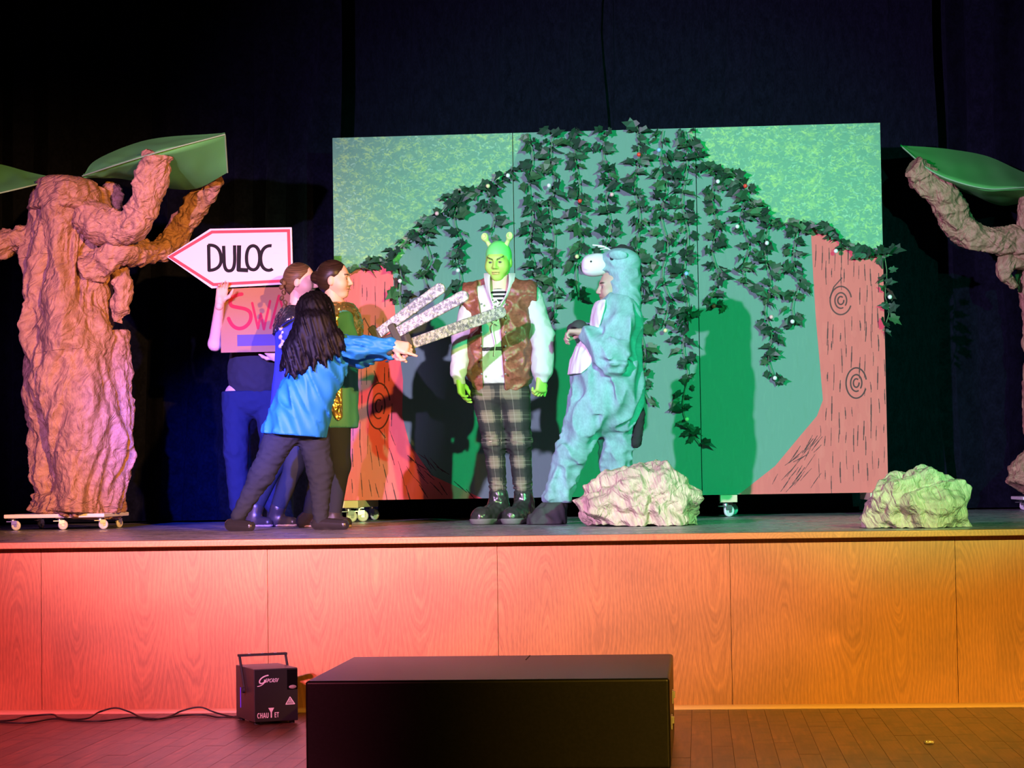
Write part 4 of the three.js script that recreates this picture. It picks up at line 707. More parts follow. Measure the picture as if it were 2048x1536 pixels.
  wear('vest', t, base, [E(J(1002, 640), [0.2, 0.28, 0.145], null, 0.08), E(J(1000, 725), [0.2, 0.28, 0.155], null, 0.08), C(J(943, 593), J(1061, 591), 0.09, 0.09, 0.05)], 0.009, phys(lin(0.32, 0.115, 0.07), 0.45, { map: leather, clearcoat: 0.15 }),
    { bump: (x, y, zz) => (y > J(0, 615).y ? 0.012 : 0.03) * (0.35 - Math.abs(n3(x * 6 + y * 2, y * 7 - x * 3, zz * 5))) + 0.008 * (0.35 - Math.abs(n3(x * 20, y * 16, zz * 14))), uv: (x, y, zz) => [x * 2.6 + zz, y * 2.6], clip: (x, y, zz) => { const top = clamp((y - J(1000, 640).y) / (yT - J(1000, 640).y)), l = xL - 0.03 * top, r = xR + 0.06 * top + 0.02 * clamp((J(1000, 640).y - y) / 0.4); const open = zz > base.z ? Math.min(x - l, r - x) : -1; const nk = J(1000, 566); const q = Math.hypot(x - nk.x, zz - nk.z); const arm = Math.max(Math.abs(x - J(1001, 600).x) - 0.222, -9); return Math.max(yB - y, open, y > J(1000, 600).y ? 0.088 - q : -1, arm); } });
  const zf = 0.165; for (let i = 0; i < 6; i++) for (const sx of [-1, 1]) mesh('stud', new THREE.SphereGeometry(0.0065, 10, 8).translate(...J(sx < 0 ? 963 : 1011, 608 + i * 28, 0.145 + 0.012 * Math.min(i, 3)).sub(base).toArray()), steel, t);
  const lace = mat(lin(0.78, 0.78, 0.74), 0.8), zl = 0.125; const lp = []; for (let i = 0; i < 7; i++) lp.push(J(i % 2 ? 985 : 997, 596 + i * 9, zl + 0.012 + i * 0.003)); mesh('lace', local(tube(lp, 0.003, 60, 6), base), lace, t);
  const lp2 = []; for (let i = 0; i < 7; i++) lp2.push(J(i % 2 ? 997 : 985, 596 + i * 9, zl + 0.014 + i * 0.003)); lp2.push(J(990, 690, 0.142), J(988, 712, 0.142)); mesh('lace', local(tube(lp2, 0.003, 70, 6), base), lace, t);
  wear('belt', t, base, [E(J(1000, 702), [0.178, 0.08, 0.140])], 0.008, clothMat([0.03, 0.03, 0.03], 0.6), { clip: (x, y) => Math.max(y - J(1000, 696).y, J(1000, 704).y - y) });
  // plaid trousers
  const plaid = canvas(256, 256, (c) => { c.fillStyle = '#4d4d49'; c.fillRect(0, 0, 256, 256); c.fillStyle = 'rgba(168,152,128,0.6)'; for (const a of [0, 128]) { c.fillRect(a, 0, 56, 256); } c.fillStyle = 'rgba(176,160,136,0.5)'; for (const a of [20, 148]) c.fillRect(0, a, 256, 52); c.fillStyle = 'rgba(36,38,40,0.7)'; c.fillRect(66, 0, 52, 256); c.fillRect(194, 0, 52, 256); c.fillRect(0, 80, 256, 56); c.fillRect(0, 208, 256, 56); c.fillStyle = 'rgba(206,198,180,0.4)'; for (const a of [24, 152]) { c.fillRect(a, 0, 4, 256); c.fillRect(0, a + 12, 256, 4); c.fillRect(0, a + 34, 256, 4); } });
  const legUV = (x, y, zz) => { const L = x < J(1004, 850).x, a = L ? [hipL, knL, anL] : [hipR, knR, anR], f = y > a[1].y ? [a[0], a[1]] : [a[1], a[2]], k = (y - f[0].y) / (f[1].y - f[0].y), cx = mix(f[0].x, f[1].x, k), cz = mix(f[0].z, f[1].z, k); return [Math.atan2(x - cx, zz - cz) * 0.07 / 0.27 + 0.13, y / 0.27]; };
  wear('trousers', t, base, [E(J(1002, 782), [0.162, 0.1, 0.12]), C(hipL, knL, 0.088, 0.064), C(knL, J(997, 992), 0.064, 0.05), C(hipR, knR, 0.092, 0.07), C(knR, J(1047, 992), 0.07, 0.053)], 0.0085, mat(lin(0.5, 0.5, 0.48), 0.85, { map: plaid }),
    { uv: legUV, bump: (x, y, zz) => { const k = Math.exp(-(((y - knL.y) / 0.07) ** 2)) + 0.9 * Math.exp(-(((y - anL.y - 0.04) / 0.05) ** 2)); return (0.003 + 0.011 * k) * (0.35 - Math.abs(n3(x * 9, y * 34, zz * 9))) * 1.6; }, clip: (x, y) => Math.max(y - J(1000, 752).y, J(1000, 994).y - y) });
  const bootM = phys(lin(0.022, 0.024, 0.022), 0.3, { clearcoat: 0.5, clearcoatRoughness: 0.25 }), soleM = mat(lin(0.12, 0.125, 0.12), 0.75);
  for (const [an, heel, toe] of [[J(997, 990), J(1000, 1034, -0.04), J(962, 1040, 0.13)], [J(1047, 990), J(1050, 1034, -0.02), J(1024, 1042, 0.16)]]) {
    heel.y = H + 0.05; toe.y = H + 0.045;
    const up = [C(an, heel, 0.056, 0.05, 0.03), C(heel, toe, 0.05, 0.052, 0.04), E(toe, 0.058, null, 0.02), C(an.clone().lerp(heel, 0.5), heel.clone().lerp(toe, 0.6), 0.052, 0.05, 0.04)];
    const b = wear('boot', t, base, up, 0.007, bootM, { bump: rumple(0.006, 18), clip: footClip });
    wear('sole', b, base, [C(heel, toe, 0.058, 0.062), E(toe, 0.066, null, 0.02)], 0.007, soleM, { clip: (x, y) => Math.max(y - H - 0.036, H + 0.001 - y) });
    const d = toe.clone().sub(heel), sd = V(d.z, 0, -d.x).normalize(); for (let i = 0; i < 4; i++) { const c = heel.clone().lerp(toe, 0.22 + i * 0.12), y = H + 0.135 - i * 0.014; mesh('lace', local(tube([c.clone().addScaledVector(sd, -0.03).setY(y - 0.006), c.clone().setY(y + 0.012), c.clone().addScaledVector(sd, 0.03).setY(y - 0.006)], 0.003, 8, 5), base), mat(lin(0.3, 0.3, 0.28), 0.7), b); }
  }
}

/* the person in the blue-grey animal onesie, walking left */
{
  const z = -2.78, J = (u, v, dz = 0) => P(u, v, z + dz), base = J(1170, 1047); base.y = H;
  const t = thing('person', 'person in a blue-green furry animal onesie with muzzled hood, walking left', 'person', base);
  const skin = [0.42, 0.28, 0.22], fur = dataTex(256, 256, (x, y) => { const k = 0.9 + 0.04 * n3(x * 0.12, y * 0.05, 1) + 0.05 * n3(x * 0.5, y * 0.2, 2) + 0.05 * n3(x * 0.02, y * 0.02, 3); return [k, k, k]; });
  const grey = phys(lin(0.26, 0.44, 0.48), 0.9, { map: fur, sheen: 0.4, sheenColor: lin(0.5, 0.6, 0.65), sheenRoughness: 0.5 }), whiteF = mat(lin(0.66, 0.66, 0.68), 0.9), blackF = mat(lin(0.012, 0.014, 0.014), 0.95), hoofM = mat(lin(0.035, 0.04, 0.038), 0.85);
  const h = headAt(J(1228, 576), quatY(-Math.PI / 2 + 0.3, 0.0), 0.93), fc = faceColour(h, skin, {});
  const sh = J(1243, 650, 0.15), el = J(1226, 722, 0.2), wr = J(1172, 668, 0.16), sh2 = J(1230, 650, -0.14), el2 = J(1196, 718, -0.16), wr2 = J(1160, 662, 0.02);
  const hipF = J(1180, 815, 0.06), knF = J(1143, 905, 0.07), anF = J(1112, 1000, 0.07), hipB = J(1236, 815, -0.08), knB = J(1232, 905, -0.1), anB = J(1236, 1005, -0.12);
  const toeF = J(1080, 1040, 0.1), heelF = J(1112, 1036, 0.07), toeB = J(1205, 1032, -0.1), heelB = J(1240, 1030, -0.12); for (const q of [toeF, heelF, toeB, heelB]) q.y = H + 0.04;
  const limbs = [C(sh, el, 0.042, 0.036), C(el, wr, 0.036, 0.026), C(sh2, el2, 0.042, 0.036), C(el2, wr2, 0.036, 0.026), C(hipF, knF, 0.07, 0.052), C(knF, anF, 0.052, 0.04), C(hipB, knB, 0.07, 0.052), C(knB, anB, 0.052, 0.04), C(heelF, toeF, 0.035), C(heelB, toeB, 0.035)];
  mesh('body', local(bodyGeo([sdfMesh([E(J(1236, 660), [0.11, 0.17, 0.15]), E(J(1220, 770), [0.12, 0.2, 0.15]), C(h.T(0, -0.06, -0.02), J(1240, 625), 0.05, 0.06), ...limbs], 0.015, { colour: flat3(skin) }), sdfMesh(h.prims, 0.0045, { colour: fc }),
    sdfMesh(hand(J(1166, 664, 0.16), V(-1, 0.05, -0.2), V(-0.1, -1, 0.1), { curl: 0.7, thumb: -1, s: 0.95 }), 0.0042, { colour: flat3(skin) }), sdfMesh(hand(wr2, V(-1, -0.25, 0.3), V(-0.2, -1, 0), { curl: 0.75, thumb: 1, s: 0.95 }), 0.0042, { colour: flat3(skin) })]), base), skinMat, t);
  const face = [SUB(E(J(1198, 580, 0.0), [0.088, 0.084, 0.085], null, 0.015))];
  const torso = [E(J(1236, 650), [0.14, 0.2, 0.19], null, 0.06), E(J(1216, 745), [0.205, 0.24, 0.205], null, 0.08), E(J(1212, 795), [0.2, 0.2, 0.19], null, 0.08)];
  const suit = [...torso, C(sh, el, 0.078, 0.084, 0.04), C(el, J(1180, 676, 0.17), 0.084, 0.066, 0.03), C(sh2, el2, 0.07, 0.075), C(el2, J(1168, 668, -0.02), 0.075, 0.06), C(hipF, knF, 0.125, 0.082, 0.05), C(knF, J(1114, 996, 0.07), 0.082, 0.078, 0.04), C(hipB, knB, 0.14, 0.09, 0.05), C(knB, anB, 0.09, 0.078, 0.04), ...face];
  wear('onesie', t, base, suit, 0.0105, grey, { bump: (x, y, zz) => { const leg = sstep(J(0, 830).y, J(0, 930).y, y), arm = Math.exp(-(((x - el.x) / 0.09) ** 2 + ((y - el.y) / 0.1) ** 2)); return 0.024 * (0.35 - Math.abs(n3(x * 7, y * 3.2, zz * 7))) * 1.6 + (0.02 * leg + 0.06 * arm) * (0.35 - Math.abs(n3(x * 6 + 4 + y * 5, y * 11, zz * 6))); }, clip: (x, y) => J(1112, 1006).y - y });
  const xl = (y) => { const a = [[596, 1216], [620, 1212], [650, 1204], [690, 1192], [715, 1192], [735, 1184], [750, 1166]]; const v = a.map(([q, u]) => [J(u, q).y, J(u, q).x]); if (y > v[0][0]) return v[0][1]; for (let i = 0; i < v.length - 1; i++) if (y > v[i + 1][0]) { const k = (y - v[i][0]) / (v[i + 1][0] - v[i][0]); return mix(v[i][1], v[i + 1][1], k); } return -9; };
  wear('chest_patch', t, base, [...torso, ...face], 0.009, whiteF, { iso: 0.022, bump: (x, y, zz) => 0.006 * n3(x * 20, y * 6, zz * 20), clip: (x, y, zz) => Math.max(x - xl(y), y - J(1200, 602).y) });
  // hood with the animal's head
  wear('hood', t, base, [C(J(1250, 540), J(1244, 612), 0.094, 0.11, 0.04), ...face, E(J(1240, 522), [0.112, 0.076, 0.095], null, 0.04), C(J(1236, 526), J(1204, 531), 0.066, 0.058, 0.03)], 0.0075, grey, { bump: (x, y, zz) => 0.016 * (0.35 - Math.abs(n3(x * 8 + 2, y * 10, zz * 7))) * sstep(J(0, 530).y, J(0, 570).y, y) });
  wear('muzzle', t, base, [E(J(1196, 529), [0.085, 0.066, 0.072]), E(J(1181, 538), [0.05, 0.04, 0.058], null, 0.03), E(J(1178, 523), [0.035, 0.03, 0.06], null, 0.03), SUB(C(J(1164, 541, 0.03), J(1180, 543, 0.075), 0.006, 0.006, 0.008)), SUB(C(J(1180, 543, 0.075), J(1200, 540, 0.085), 0.006, 0.004, 0.008))], 0.0055, whiteF, { clip: (x, y) => x - J(1215, 531).x - (y - J(1215, 531).y) * -0.25 });
  mesh('nostril', new THREE.SphereGeometry(0.006, 10, 8).translate(...J(1182, 523, 0.07).sub(base).toArray()), blackF, t); mesh('nostril', new THREE.SphereGeometry(0.006, 10, 8).translate(...J(1182, 523, -0.07).sub(base).toArray()), blackF, t);
  for (const sd of [1, -1]) { const qe = new THREE.Quaternion().setFromEuler(new THREE.Euler(sd * 0.5, 0, sd > 0 ? -0.1 : -0.2)); wear('ear', t, base, [E(J(1236, 510 - (sd < 0 ? 6 : 0), sd * 0.1), [0.056, 0.03, 0.016], qe)], 0.005, grey); mesh('eye', new THREE.SphereGeometry(0.013, 12, 10).translate(...J(1224, 517, sd * 0.083).sub(base).toArray()), mat(lin(0.02, 0.02, 0.03), 0.2), t); }
  wear('mane', t, base, [C(J(1222, 500), J(1244, 496), 0.012, 0.018, 0.02), C(J(1244, 496), J(1262, 502), 0.018, 0.02, 0.02), C(J(1262, 502), J(1279, 535), 0.018, 0.012, 0.02), C(J(1279, 535), J(1281, 580), 0.012, 0.008, 0.02)], 0.006, blackF, { bump: rumple(0.008, 40) });
  for (const [u, v, w2] of [[1185, 490, 0.0045], [1200, 499, 0.003], [1196, 494, 0.003]]) mesh('straw', local(tube([J(1222, 501, 0.02), J((u + 1222) / 2 + 4, (v + 498) / 2 - 1, 0.03), J(u, v, 0.03)], w2, 10, 6), base), whiteF, t);
  wear('tail', t, base, [C(J(1283, 770, -0.02), J(1283, 830, -0.02), 0.012, 0.014), C(J(1282, 830, -0.02), J(1274, 885, -0.02), 0.02, 0.028), C(J(1280, 845, -0.03), J(1270, 890, -0.03), 0.014, 0.01)], 0.007, blackF, { bump: rumple(0.008, 30) });
  for (const [c, k] of [[J(1158, 655, 0.13), 1], [J(1150, 660, -0.02), -1]]) wear('hoof_glove', t, base, [E(c, [0.05, 0.045, 0.05]), SUB(E(c.clone().add(V(-0.035, -0.035, 0.03)), [0.045, 0.035, 0.05], null, 0.01))], 0.006, hoofM);
  for (const [a, b2] of [[J(1112, 1008, 0.07), J(1096, 1044, 0.1)], [J(1236, 1006, -0.12), J(1222, 1038, -0.1)]]) { b2.y = H + 0.01; wear('hoof_cover', t, base, [C(a, b2, 0.068, 0.118, 0.03)], 0.008, hoofM, { bump: foldsY(0.014, 14, 3), clip: (x, y) => Math.max(H + 0.001 - y, y - a.y - 0.01) }); }
}

/* helper for the girls in tunics and leggings */
const legging = phys(lin(0.022, 0.028, 0.038), 0.9, { specularIntensity: 0.25 });
function shoes(t, base, list, m, high = 0) {
  for (const [heel, toe, an] of list) { heel.y = H + 0.036; toe.y = H + 0.028; const pr = [C(heel, toe, 0.036, 0.03, 0.03)]; if (high) pr.push(C(an, heel, 0.048, 0.042, 0.03)); const o = wear('shoe', t, base, pr, 0.006, m, { clip: (x, y) => Math.max(H + 0.001 - y, high ? -1 : y - H - 0.075) }); if (high) wear('sole', o, base, [C(heel, toe, 0.041, 0.036)], 0.006, clothMat([0.35, 0.28, 0.26], 0.7), { clip: (x, y) => Math.max(H + 0.001 - y, y - H - 0.016) }); }
}
const hairTex = dataTex(256, 256, (x, y) => { const k = 0.7 + 0.3 * n3(x * 0.35, y * 0.012, 1) + 0.25 * n3(x * 0.9, y * 0.02, 2); return [k, k, k]; });
const hairMat = (c, r = 0.42) => phys(lin(...c), r, { map: hairTex, specularIntensity: 0.28 });

/* the girl in front, back to us, blue tunic and long black hair */
{
  const z = -2.0, J = (u, v, dz = 0) => P(u, v, z + dz), base = J(580, 1058); base.y = H;
  const t = thing('person', 'girl with long loose black hair in a bright blue tunic, back to us, lunging right', 'person', base, 'girls with foam swords');
  const skin = [0.62, 0.38, 0.29], h = headAt(J(634, 626), quatY(Math.PI / 2 + 0.45, 0.1), 0.92), fc = faceColour(h, skin);
  const sh = J(655, 692, 0.06), el = J(716, 694, 0.1), wr = J(786, 690, 0.1), sh2 = J(662, 700, -0.2), el2 = J(722, 714, -0.1), wr2 = J(784, 706, 0.05);
  const h1 = J(566, 862, 0.02), k1 = J(524, 948, 0.03), a1 = J(476, 1034, 0.02), h2 = J(624, 862, -0.06), k2 = J(641, 942, -0.03), a2 = J(641, 1040, -0.02);
  mesh('body', local(bodyGeo([sdfMesh([E(J(640, 730), [0.12, 0.16, 0.1]), C(J(628, 740), J(596, 830), 0.11, 0.115), C(h.T(0, -0.07, -0.02), J(645, 690), 0.045, 0.05), C(sh, el, 0.04, 0.034), C(el, wr, 0.034, 0.025), C(sh2, el2, 0.04, 0.034), C(el2, wr2, 0.034, 0.025), C(h1, k1, 0.08, 0.054), C(k1, a1, 0.054, 0.034), C(h2, k2, 0.08, 0.056), C(k2, a2, 0.056, 0.034)], 0.014, { colour: flat3(skin) }), sdfMesh(h.prims, 0.005, { colour: fc }),
    sdfMesh(hand(wr, V(1, -0.25, 0.05), V(0.1, -0.5, -1), { thumb: -1, curls: [0.1, 0.75, 0.85, 0.9], s: 0.98 }), 0.0038, { colour: flat3(skin) }), sdfMesh(hand(wr2, V(1, -0.1, 0.1), V(0.1, 0.6, 0.9), { thumb: 1, curl: 0.85, s: 0.95 }), 0.0038, { colour: flat3(skin) })]), base), skinMat, t);
  const hemA = J(520, 866), hemB = J(652, 876);
  wear('tunic', t, base, [E(J(640, 724), [0.15, 0.15, 0.13], null, 0.06), C(J(630, 738), J(588, 868), 0.135, 0.172, 0.08), C(sh, el, 0.068, 0.056, 0.05), C(el, J(778, 690, 0.1), 0.056, 0.042, 0.03), C(sh2, el2, 0.062, 0.052, 0.05), C(el2, J(776, 706, 0.05), 0.052, 0.042, 0.03)], 0.0095, clothMat([0.012, 0.21, 0.6], 0.62),
    { bump: (x, y, zz) => { const w = (x - J(690, 700).x > 0 ? 1 : 0); return w ? 0.03 * (0.35 - Math.abs(n3(x * 7 + y * 9, y * 16, zz * 6))) : 0.036 * (0.35 - Math.abs(n3((x + y * 0.45) * 9, y * 2.2, zz * 6))) + 0.004 * n3(x * 12, y * 6, zz * 9); }, clip: (x, y) => mix(hemA.y, hemB.y, (x - hemA.x) / (hemB.x - hemA.x)) - y });
  wear('leggings', t, base, [E(J(594, 846, -0.02), [0.145, 0.12, 0.13], null, 0.05), C(h1, k1, 0.094, 0.064, 0.03), C(k1, a1, 0.064, 0.04, 0.04), C(h2, k2, 0.098, 0.068, 0.03), C(k2, a2, 0.068, 0.042, 0.04)], 0.0085, legging, { bump: (x, y, zz) => 0.006 * (0.35 - Math.abs(n3(x * 10, y * 26, zz * 10))) * 1.6, clip: (x, y) => y - J(0, 852).y - 0.06 });
  shoes(t, base, [[J(462, 1048, 0.02), J(500, 1052, 0.07), a1], [J(634, 1050, -0.02), J(688, 1053, 0.02), a2]], phys(lin(0.02, 0.02, 0.022), 0.22, { clearcoat: 0.7 }));
  const locks = []; const ends = [[560, 742], [572, 752], [584, 748], [596, 734], [612, 738], [626, 742], [640, 726], [652, 734], [664, 720], [678, 712], [690, 700], [590, 756], [604, 748], [568, 730], [634, 716]];
  ends.forEach(([u, v], i) => { const a = J(604 + i * 4.6 - (i > 10 ? 40 : 0), 640, 0.08 + (i % 3) * 0.015), m = J(mix(606 + i * 4.2 - (i > 10 ? 38 : 0), u, 0.62), mix(640, v, 0.55), 0.12 + (i % 2) * 0.015), e = J(u, v, 0.15 + (i % 3) * 0.012); locks.push(C(a, m, 0.036, 0.03, 0.034), C(m, e, 0.03, 0.008, 0.03)); });
  wear('hair', t, base, [E(J(630, 623, 0.0), [0.108, 0.115, 0.118]), E(J(636, 660, 0.03), [0.105, 0.12, 0.09], null, 0.05), ...locks], 0.0065, hairMat([0.008, 0.007, 0.008], 0.52), { uv: (x, y, zz) => [(x - zz * 0.4 + y * 0.25) * 4, y * 2], bump: (x, y, zz) => 0.006 * n3((x + y * 0.3) * 60, y * 3, zz * 40) });
}

/* the girl in the gold vest, hair slicked back */
{
  const z = -2.7, J = (u, v, dz = 0) => P(u, v, z + dz), base = J(655, 1050); base.y = H;
  const t = thing('person', 'girl with slicked-back dark hair and shiny gold vest over a green tunic', 'person', base, 'girls with foam swords');
  const skin = [0.64, 0.38, 0.26], h = headAt(J(670, 560), quatY(Math.PI / 2 - 0.12, 0.0), 0.93), fc = faceColour(h, skin);
  const sh = J(686, 640, 0.12), el = J(706, 706, 0.22), wr = J(742, 698, 0.36), sh2 = J(686, 640, -0.14), el2 = J(722, 704, -0.05), wr2 = J(756, 694, 0.3);
  const h1 = J(672, 840, 0.04), k1 = J(680, 930, 0.05), a1 = J(668, 1030, 0), h2 = J(646, 840, -0.08), k2 = J(642, 930, -0.08), a2 = J(618, 1034, -0.1);
  mesh('body', local(bodyGeo([sdfMesh([E(J(676, 660), [0.11, 0.17, 0.15]), C(J(672, 720), J(666, 830), 0.11, 0.12), C(h.T(0, -0.06, -0.02), J(676, 632), 0.046, 0.055), C(sh, el, 0.038, 0.032), C(el, wr, 0.032, 0.024), C(sh2, el2, 0.038, 0.032), C(el2, wr2, 0.032, 0.024), C(h1, k1, 0.075, 0.052), C(k1, a1, 0.052, 0.034), C(h2, k2, 0.075, 0.052), C(k2, a2, 0.052, 0.034)], 0.014, { colour: flat3(skin) }), sdfMesh(h.prims, 0.0042, { colour: fc }),
    sdfMesh(hand(wr, V(1, 0.3, 0.15), V(0.2, -0.6, -0.8), { thumb: -1, curl: 0.85, s: 0.95 }), 0.004, { colour: flat3(skin) }), sdfMesh(hand(wr2, V(1, 0.3, 0), V(0.1, -0.4, 0.9), { thumb: 1, curl: 0.85, s: 0.95 }), 0.004, { colour: flat3(skin) })]), base), skinMat, t);
  wear('hair', t, base, [E(h.T(0, 0.038, -0.018), h.r([0.082, 0.092, 0.1]), h.q), E(h.T(0, -0.01, -0.055), h.r([0.07, 0.07, 0.055]), h.q, 0.04), E(h.T(0, 0.02, -0.125), h.r([0.04, 0.04, 0.035]), h.q, 0.02)], 0.005, hairMat([0.05, 0.028, 0.018], 0.35), { uv: (x, y, zz) => [y * 8 + zz * 3, x * 2], clip: (x, y, zz) => { const p = h.toL(x, y, zz); return Math.min(p.z - 0.062 + 0.5 * (p.y > 0.07 ? 0 : 0.07 - p.y), p.z - 0.06 + (p.y < 0.05 ? 0.04 + (0.05 - p.y) * 0.6 : 0)) > 0 && true ? Math.max(p.z - 0.058 + (p.y < 0.06 ? (0.06 - p.y) * 0.75 : 0), -9) : -9; } });
  const tun = [E(J(677, 660), [0.13, 0.18, 0.17], null, 0.06), C(J(674, 720), J(670, 868), 0.125, 0.14, 0.07)];
  wear('tunic', t, base, [...tun, C(sh, el, 0.056, 0.05, 0.03), C(el, J(734, 700, 0.34), 0.05, 0.036, 0.03), C(sh2, el2, 0.056, 0.05, 0.03), C(el2, J(748, 697, 0.28), 0.05, 0.036, 0.03)], 0.01, clothMat([0.04, 0.22, 0.16], 0.7), { bump: foldsY(0.01, 12, 2), clip: (x, y) => Math.max(J(670, 857).y - y, y - J(670, 612).y) });
  const gold = phys(lin(0.55, 0.42, 0.12), 0.24, { metalness: 0.85, bumpMap: foilBump, bumpScale: 0.01 });
  wear('vest', t, base, tun, 0.009, gold, { iso: 0.014, bump: rumple(0.014, 22), clip: (x, y, zz) => Math.max(J(0, 838).y + 0.05 * Math.sin(x * 40) - y, y - J(670, 606).y, y < J(0, 740).y ? x - J(692, 800).x : -1) });
  wear('leggings', t, base, [C(h1, k1, 0.088, 0.06), C(k1, a1, 0.06, 0.042), C(h2, k2, 0.088, 0.06), C(k2, a2, 0.06, 0.042)], 0.011, legging, {});
  shoes(t, base, [[J(650, 1046, 0), J(694, 1047, 0.05), a1], [J(608, 1044, -0.1), J(640, 1048, -0.02), a2]], phys(lin(0.03, 0.028, 0.028), 0.35), 1);
  mesh('headset_mic', local(tube([h.T(0.08, -0.02, 0.0), h.T(0.078, -0.045, 0.05), h.T(0.05, -0.062, 0.09)], 0.0022, 16, 6), base), clothMat([0.7, 0.45, 0.35], 0.5), t);
  mesh('earring', new THREE.TorusGeometry(0.009, 0.002, 6, 16).translate(...h.T(0.08, -0.05, -0.006).sub(base).toArray()), steel, t);
}

/* the girl with the braid and dark metallic vest */
{
  const z = -3.16, J = (u, v, dz = 0) => P(u, v, z + dz), base = J(545, 1050); base.y = H;
  const t = thing('person', 'girl with a light brown braid and dark metallic vest over a deep blue tunic', 'person', base, 'girls with foam swords');
  const skin = [0.64, 0.39, 0.3], h = headAt(J(602, 564), quatY(Math.PI / 2 - 0.1, 0.05), 0.93), fc = faceColour(h, skin);
  const sh = J(592, 645, 0.14), el = J(640, 716, 0.25), wr = J(698, 716, 0.42), sh2 = J(600, 645, -0.14), el2 = J(650, 716, 0), wr2 = J(712, 712, 0.4);
  const h1 = J(596, 850, 0.04), k1 = J(590, 930, 0.06), a1 = J(556, 1016, 0.02), h2 = J(570, 850, -0.08), k2 = J(548, 930, -0.06), a2 = J(512, 1014, 0.0);
  mesh('body', local(bodyGeo([sdfMesh([E(J(594, 670), [0.11, 0.17, 0.15]), C(J(592, 730), J(584, 840), 0.11, 0.12), C(h.T(0, -0.06, -0.02), J(594, 636), 0.046, 0.055), C(sh, el, 0.038, 0.032), C(el, wr, 0.032, 0.024), C(sh2, el2, 0.038, 0.032), C(el2, wr2, 0.032, 0.024), C(h1, k1, 0.075, 0.052), C(k1, a1, 0.052, 0.034), C(h2, k2, 0.075, 0.052), C(k2, a2, 0.052, 0.034)], 0.014, { colour: flat3(skin) }), sdfMesh(h.prims, 0.0042, { colour: fc }),
    sdfMesh(hand(wr, V(1, 0.3, 0.1), V(0.2, -0.6, -0.8), { thumb: -1, curl: 0.85, s: 0.95 }), 0.004, { colour: flat3(skin) }), sdfMesh(hand(wr2, V(1, 0.3, 0), V(0.1, -0.4, 0.9), { thumb: 1, curl: 0.85, s: 0.95 }), 0.004, { colour: flat3(skin) })]), base), skinMat, t);
  const hm = hairMat([0.20, 0.115, 0.06], 0.42);
  wear('hair', t, base, [E(h.T(0, 0.036, -0.018), h.r([0.083, 0.092, 0.1]), h.q), E(h.T(0, -0.02, -0.05), h.r([0.07, 0.07, 0.06]), h.q, 0.04)], 0.005, hm, { uv: (x, y, zz) => [y * 8 + zz * 3, x * 2], clip: (x, y, zz) => { const p = h.toL(x, y, zz); return p.z - 0.055 + (p.y < 0.06 ? (0.06 - p.y) * 0.8 : 0); } });
  const bp = [h.T(0.02, 0.01, -0.115), J(566, 566, 0.06), J(566, 596, 0.1), J(574, 622, 0.14), J(578, 648, 0.16)], bc = new THREE.CatmullRomCurve3(bp), br = [];
  for (let i = 0; i < 13; i++) { const q = bc.getPoint(i / 12); q.x += (i % 2 ? 1 : -1) * 0.007; br.push(E(q, [0.017 - i * 0.0005, 0.017, 0.016 - i * 0.0004], quatY(0, 0, i % 2 ? 0.6 : -0.6), 0.006)); }
  wear('braid', t, base, br, 0.0042, hm, {});
  const tun = [E(J(594, 670), [0.13, 0.19, 0.17], null, 0.06), C(J(592, 730), J(584, 860), 0.125, 0.145, 0.07)];
  wear('tunic', t, base, [...tun, C(sh, el, 0.056, 0.05, 0.03), C(el, J(690, 718, 0.4), 0.05, 0.036, 0.03), C(sh2, el2, 0.056, 0.05, 0.03), C(el2, J(704, 714, 0.38), 0.05, 0.036, 0.03)], 0.01, clothMat([0.03, 0.05, 0.42], 0.7), { bump: foldsY(0.01, 12, 2), clip: (x, y) => Math.max(J(590, 856).y - y, y - J(590, 616).y) });
  const vm = phys(lin(0.10, 0.095, 0.11), 0.25, { metalness: 0.8, bumpMap: foilBump, bumpScale: 0.01 });
  wear('vest', t, base, [...tun, C(J(586, 636, 0.14), J(584, 650, 0.2), 0.06, 0.06)], 0.009, vm, { iso: 0.016, bump: rumple(0.012, 22), clip: (x, y) => Math.max(J(0, 662).y + (x - J(590, 660).x) * 0.5 - y, y - J(590, 612).y) });
  const frill = []; for (let i = 0; i < 5; i++) frill.push(E(J(563 + (i % 2) * 5, 656 + i * 9, 0.13), [0.02, 0.016, 0.03], quatY(0, 0, 0.6), 0.006)); wear('frill', t, base, frill, 0.006, clothMat([0.6, 0.5, 0.4], 0.5), {});
  wear('leggings', t, base, [C(h1, k1, 0.088, 0.06), C(k1, a1, 0.06, 0.045), C(h2, k2, 0.088, 0.06), C(k2, a2, 0.06, 0.045)], 0.011, legging, {});
  shoes(t, base, [[J(548, 1046, 0.0), J(586, 1049, 0.06), a1], [J(506, 1046, 0.0), J(536, 1048, 0.06), a2]], phys(lin(0.03, 0.028, 0.03), 0.35), 1);
}

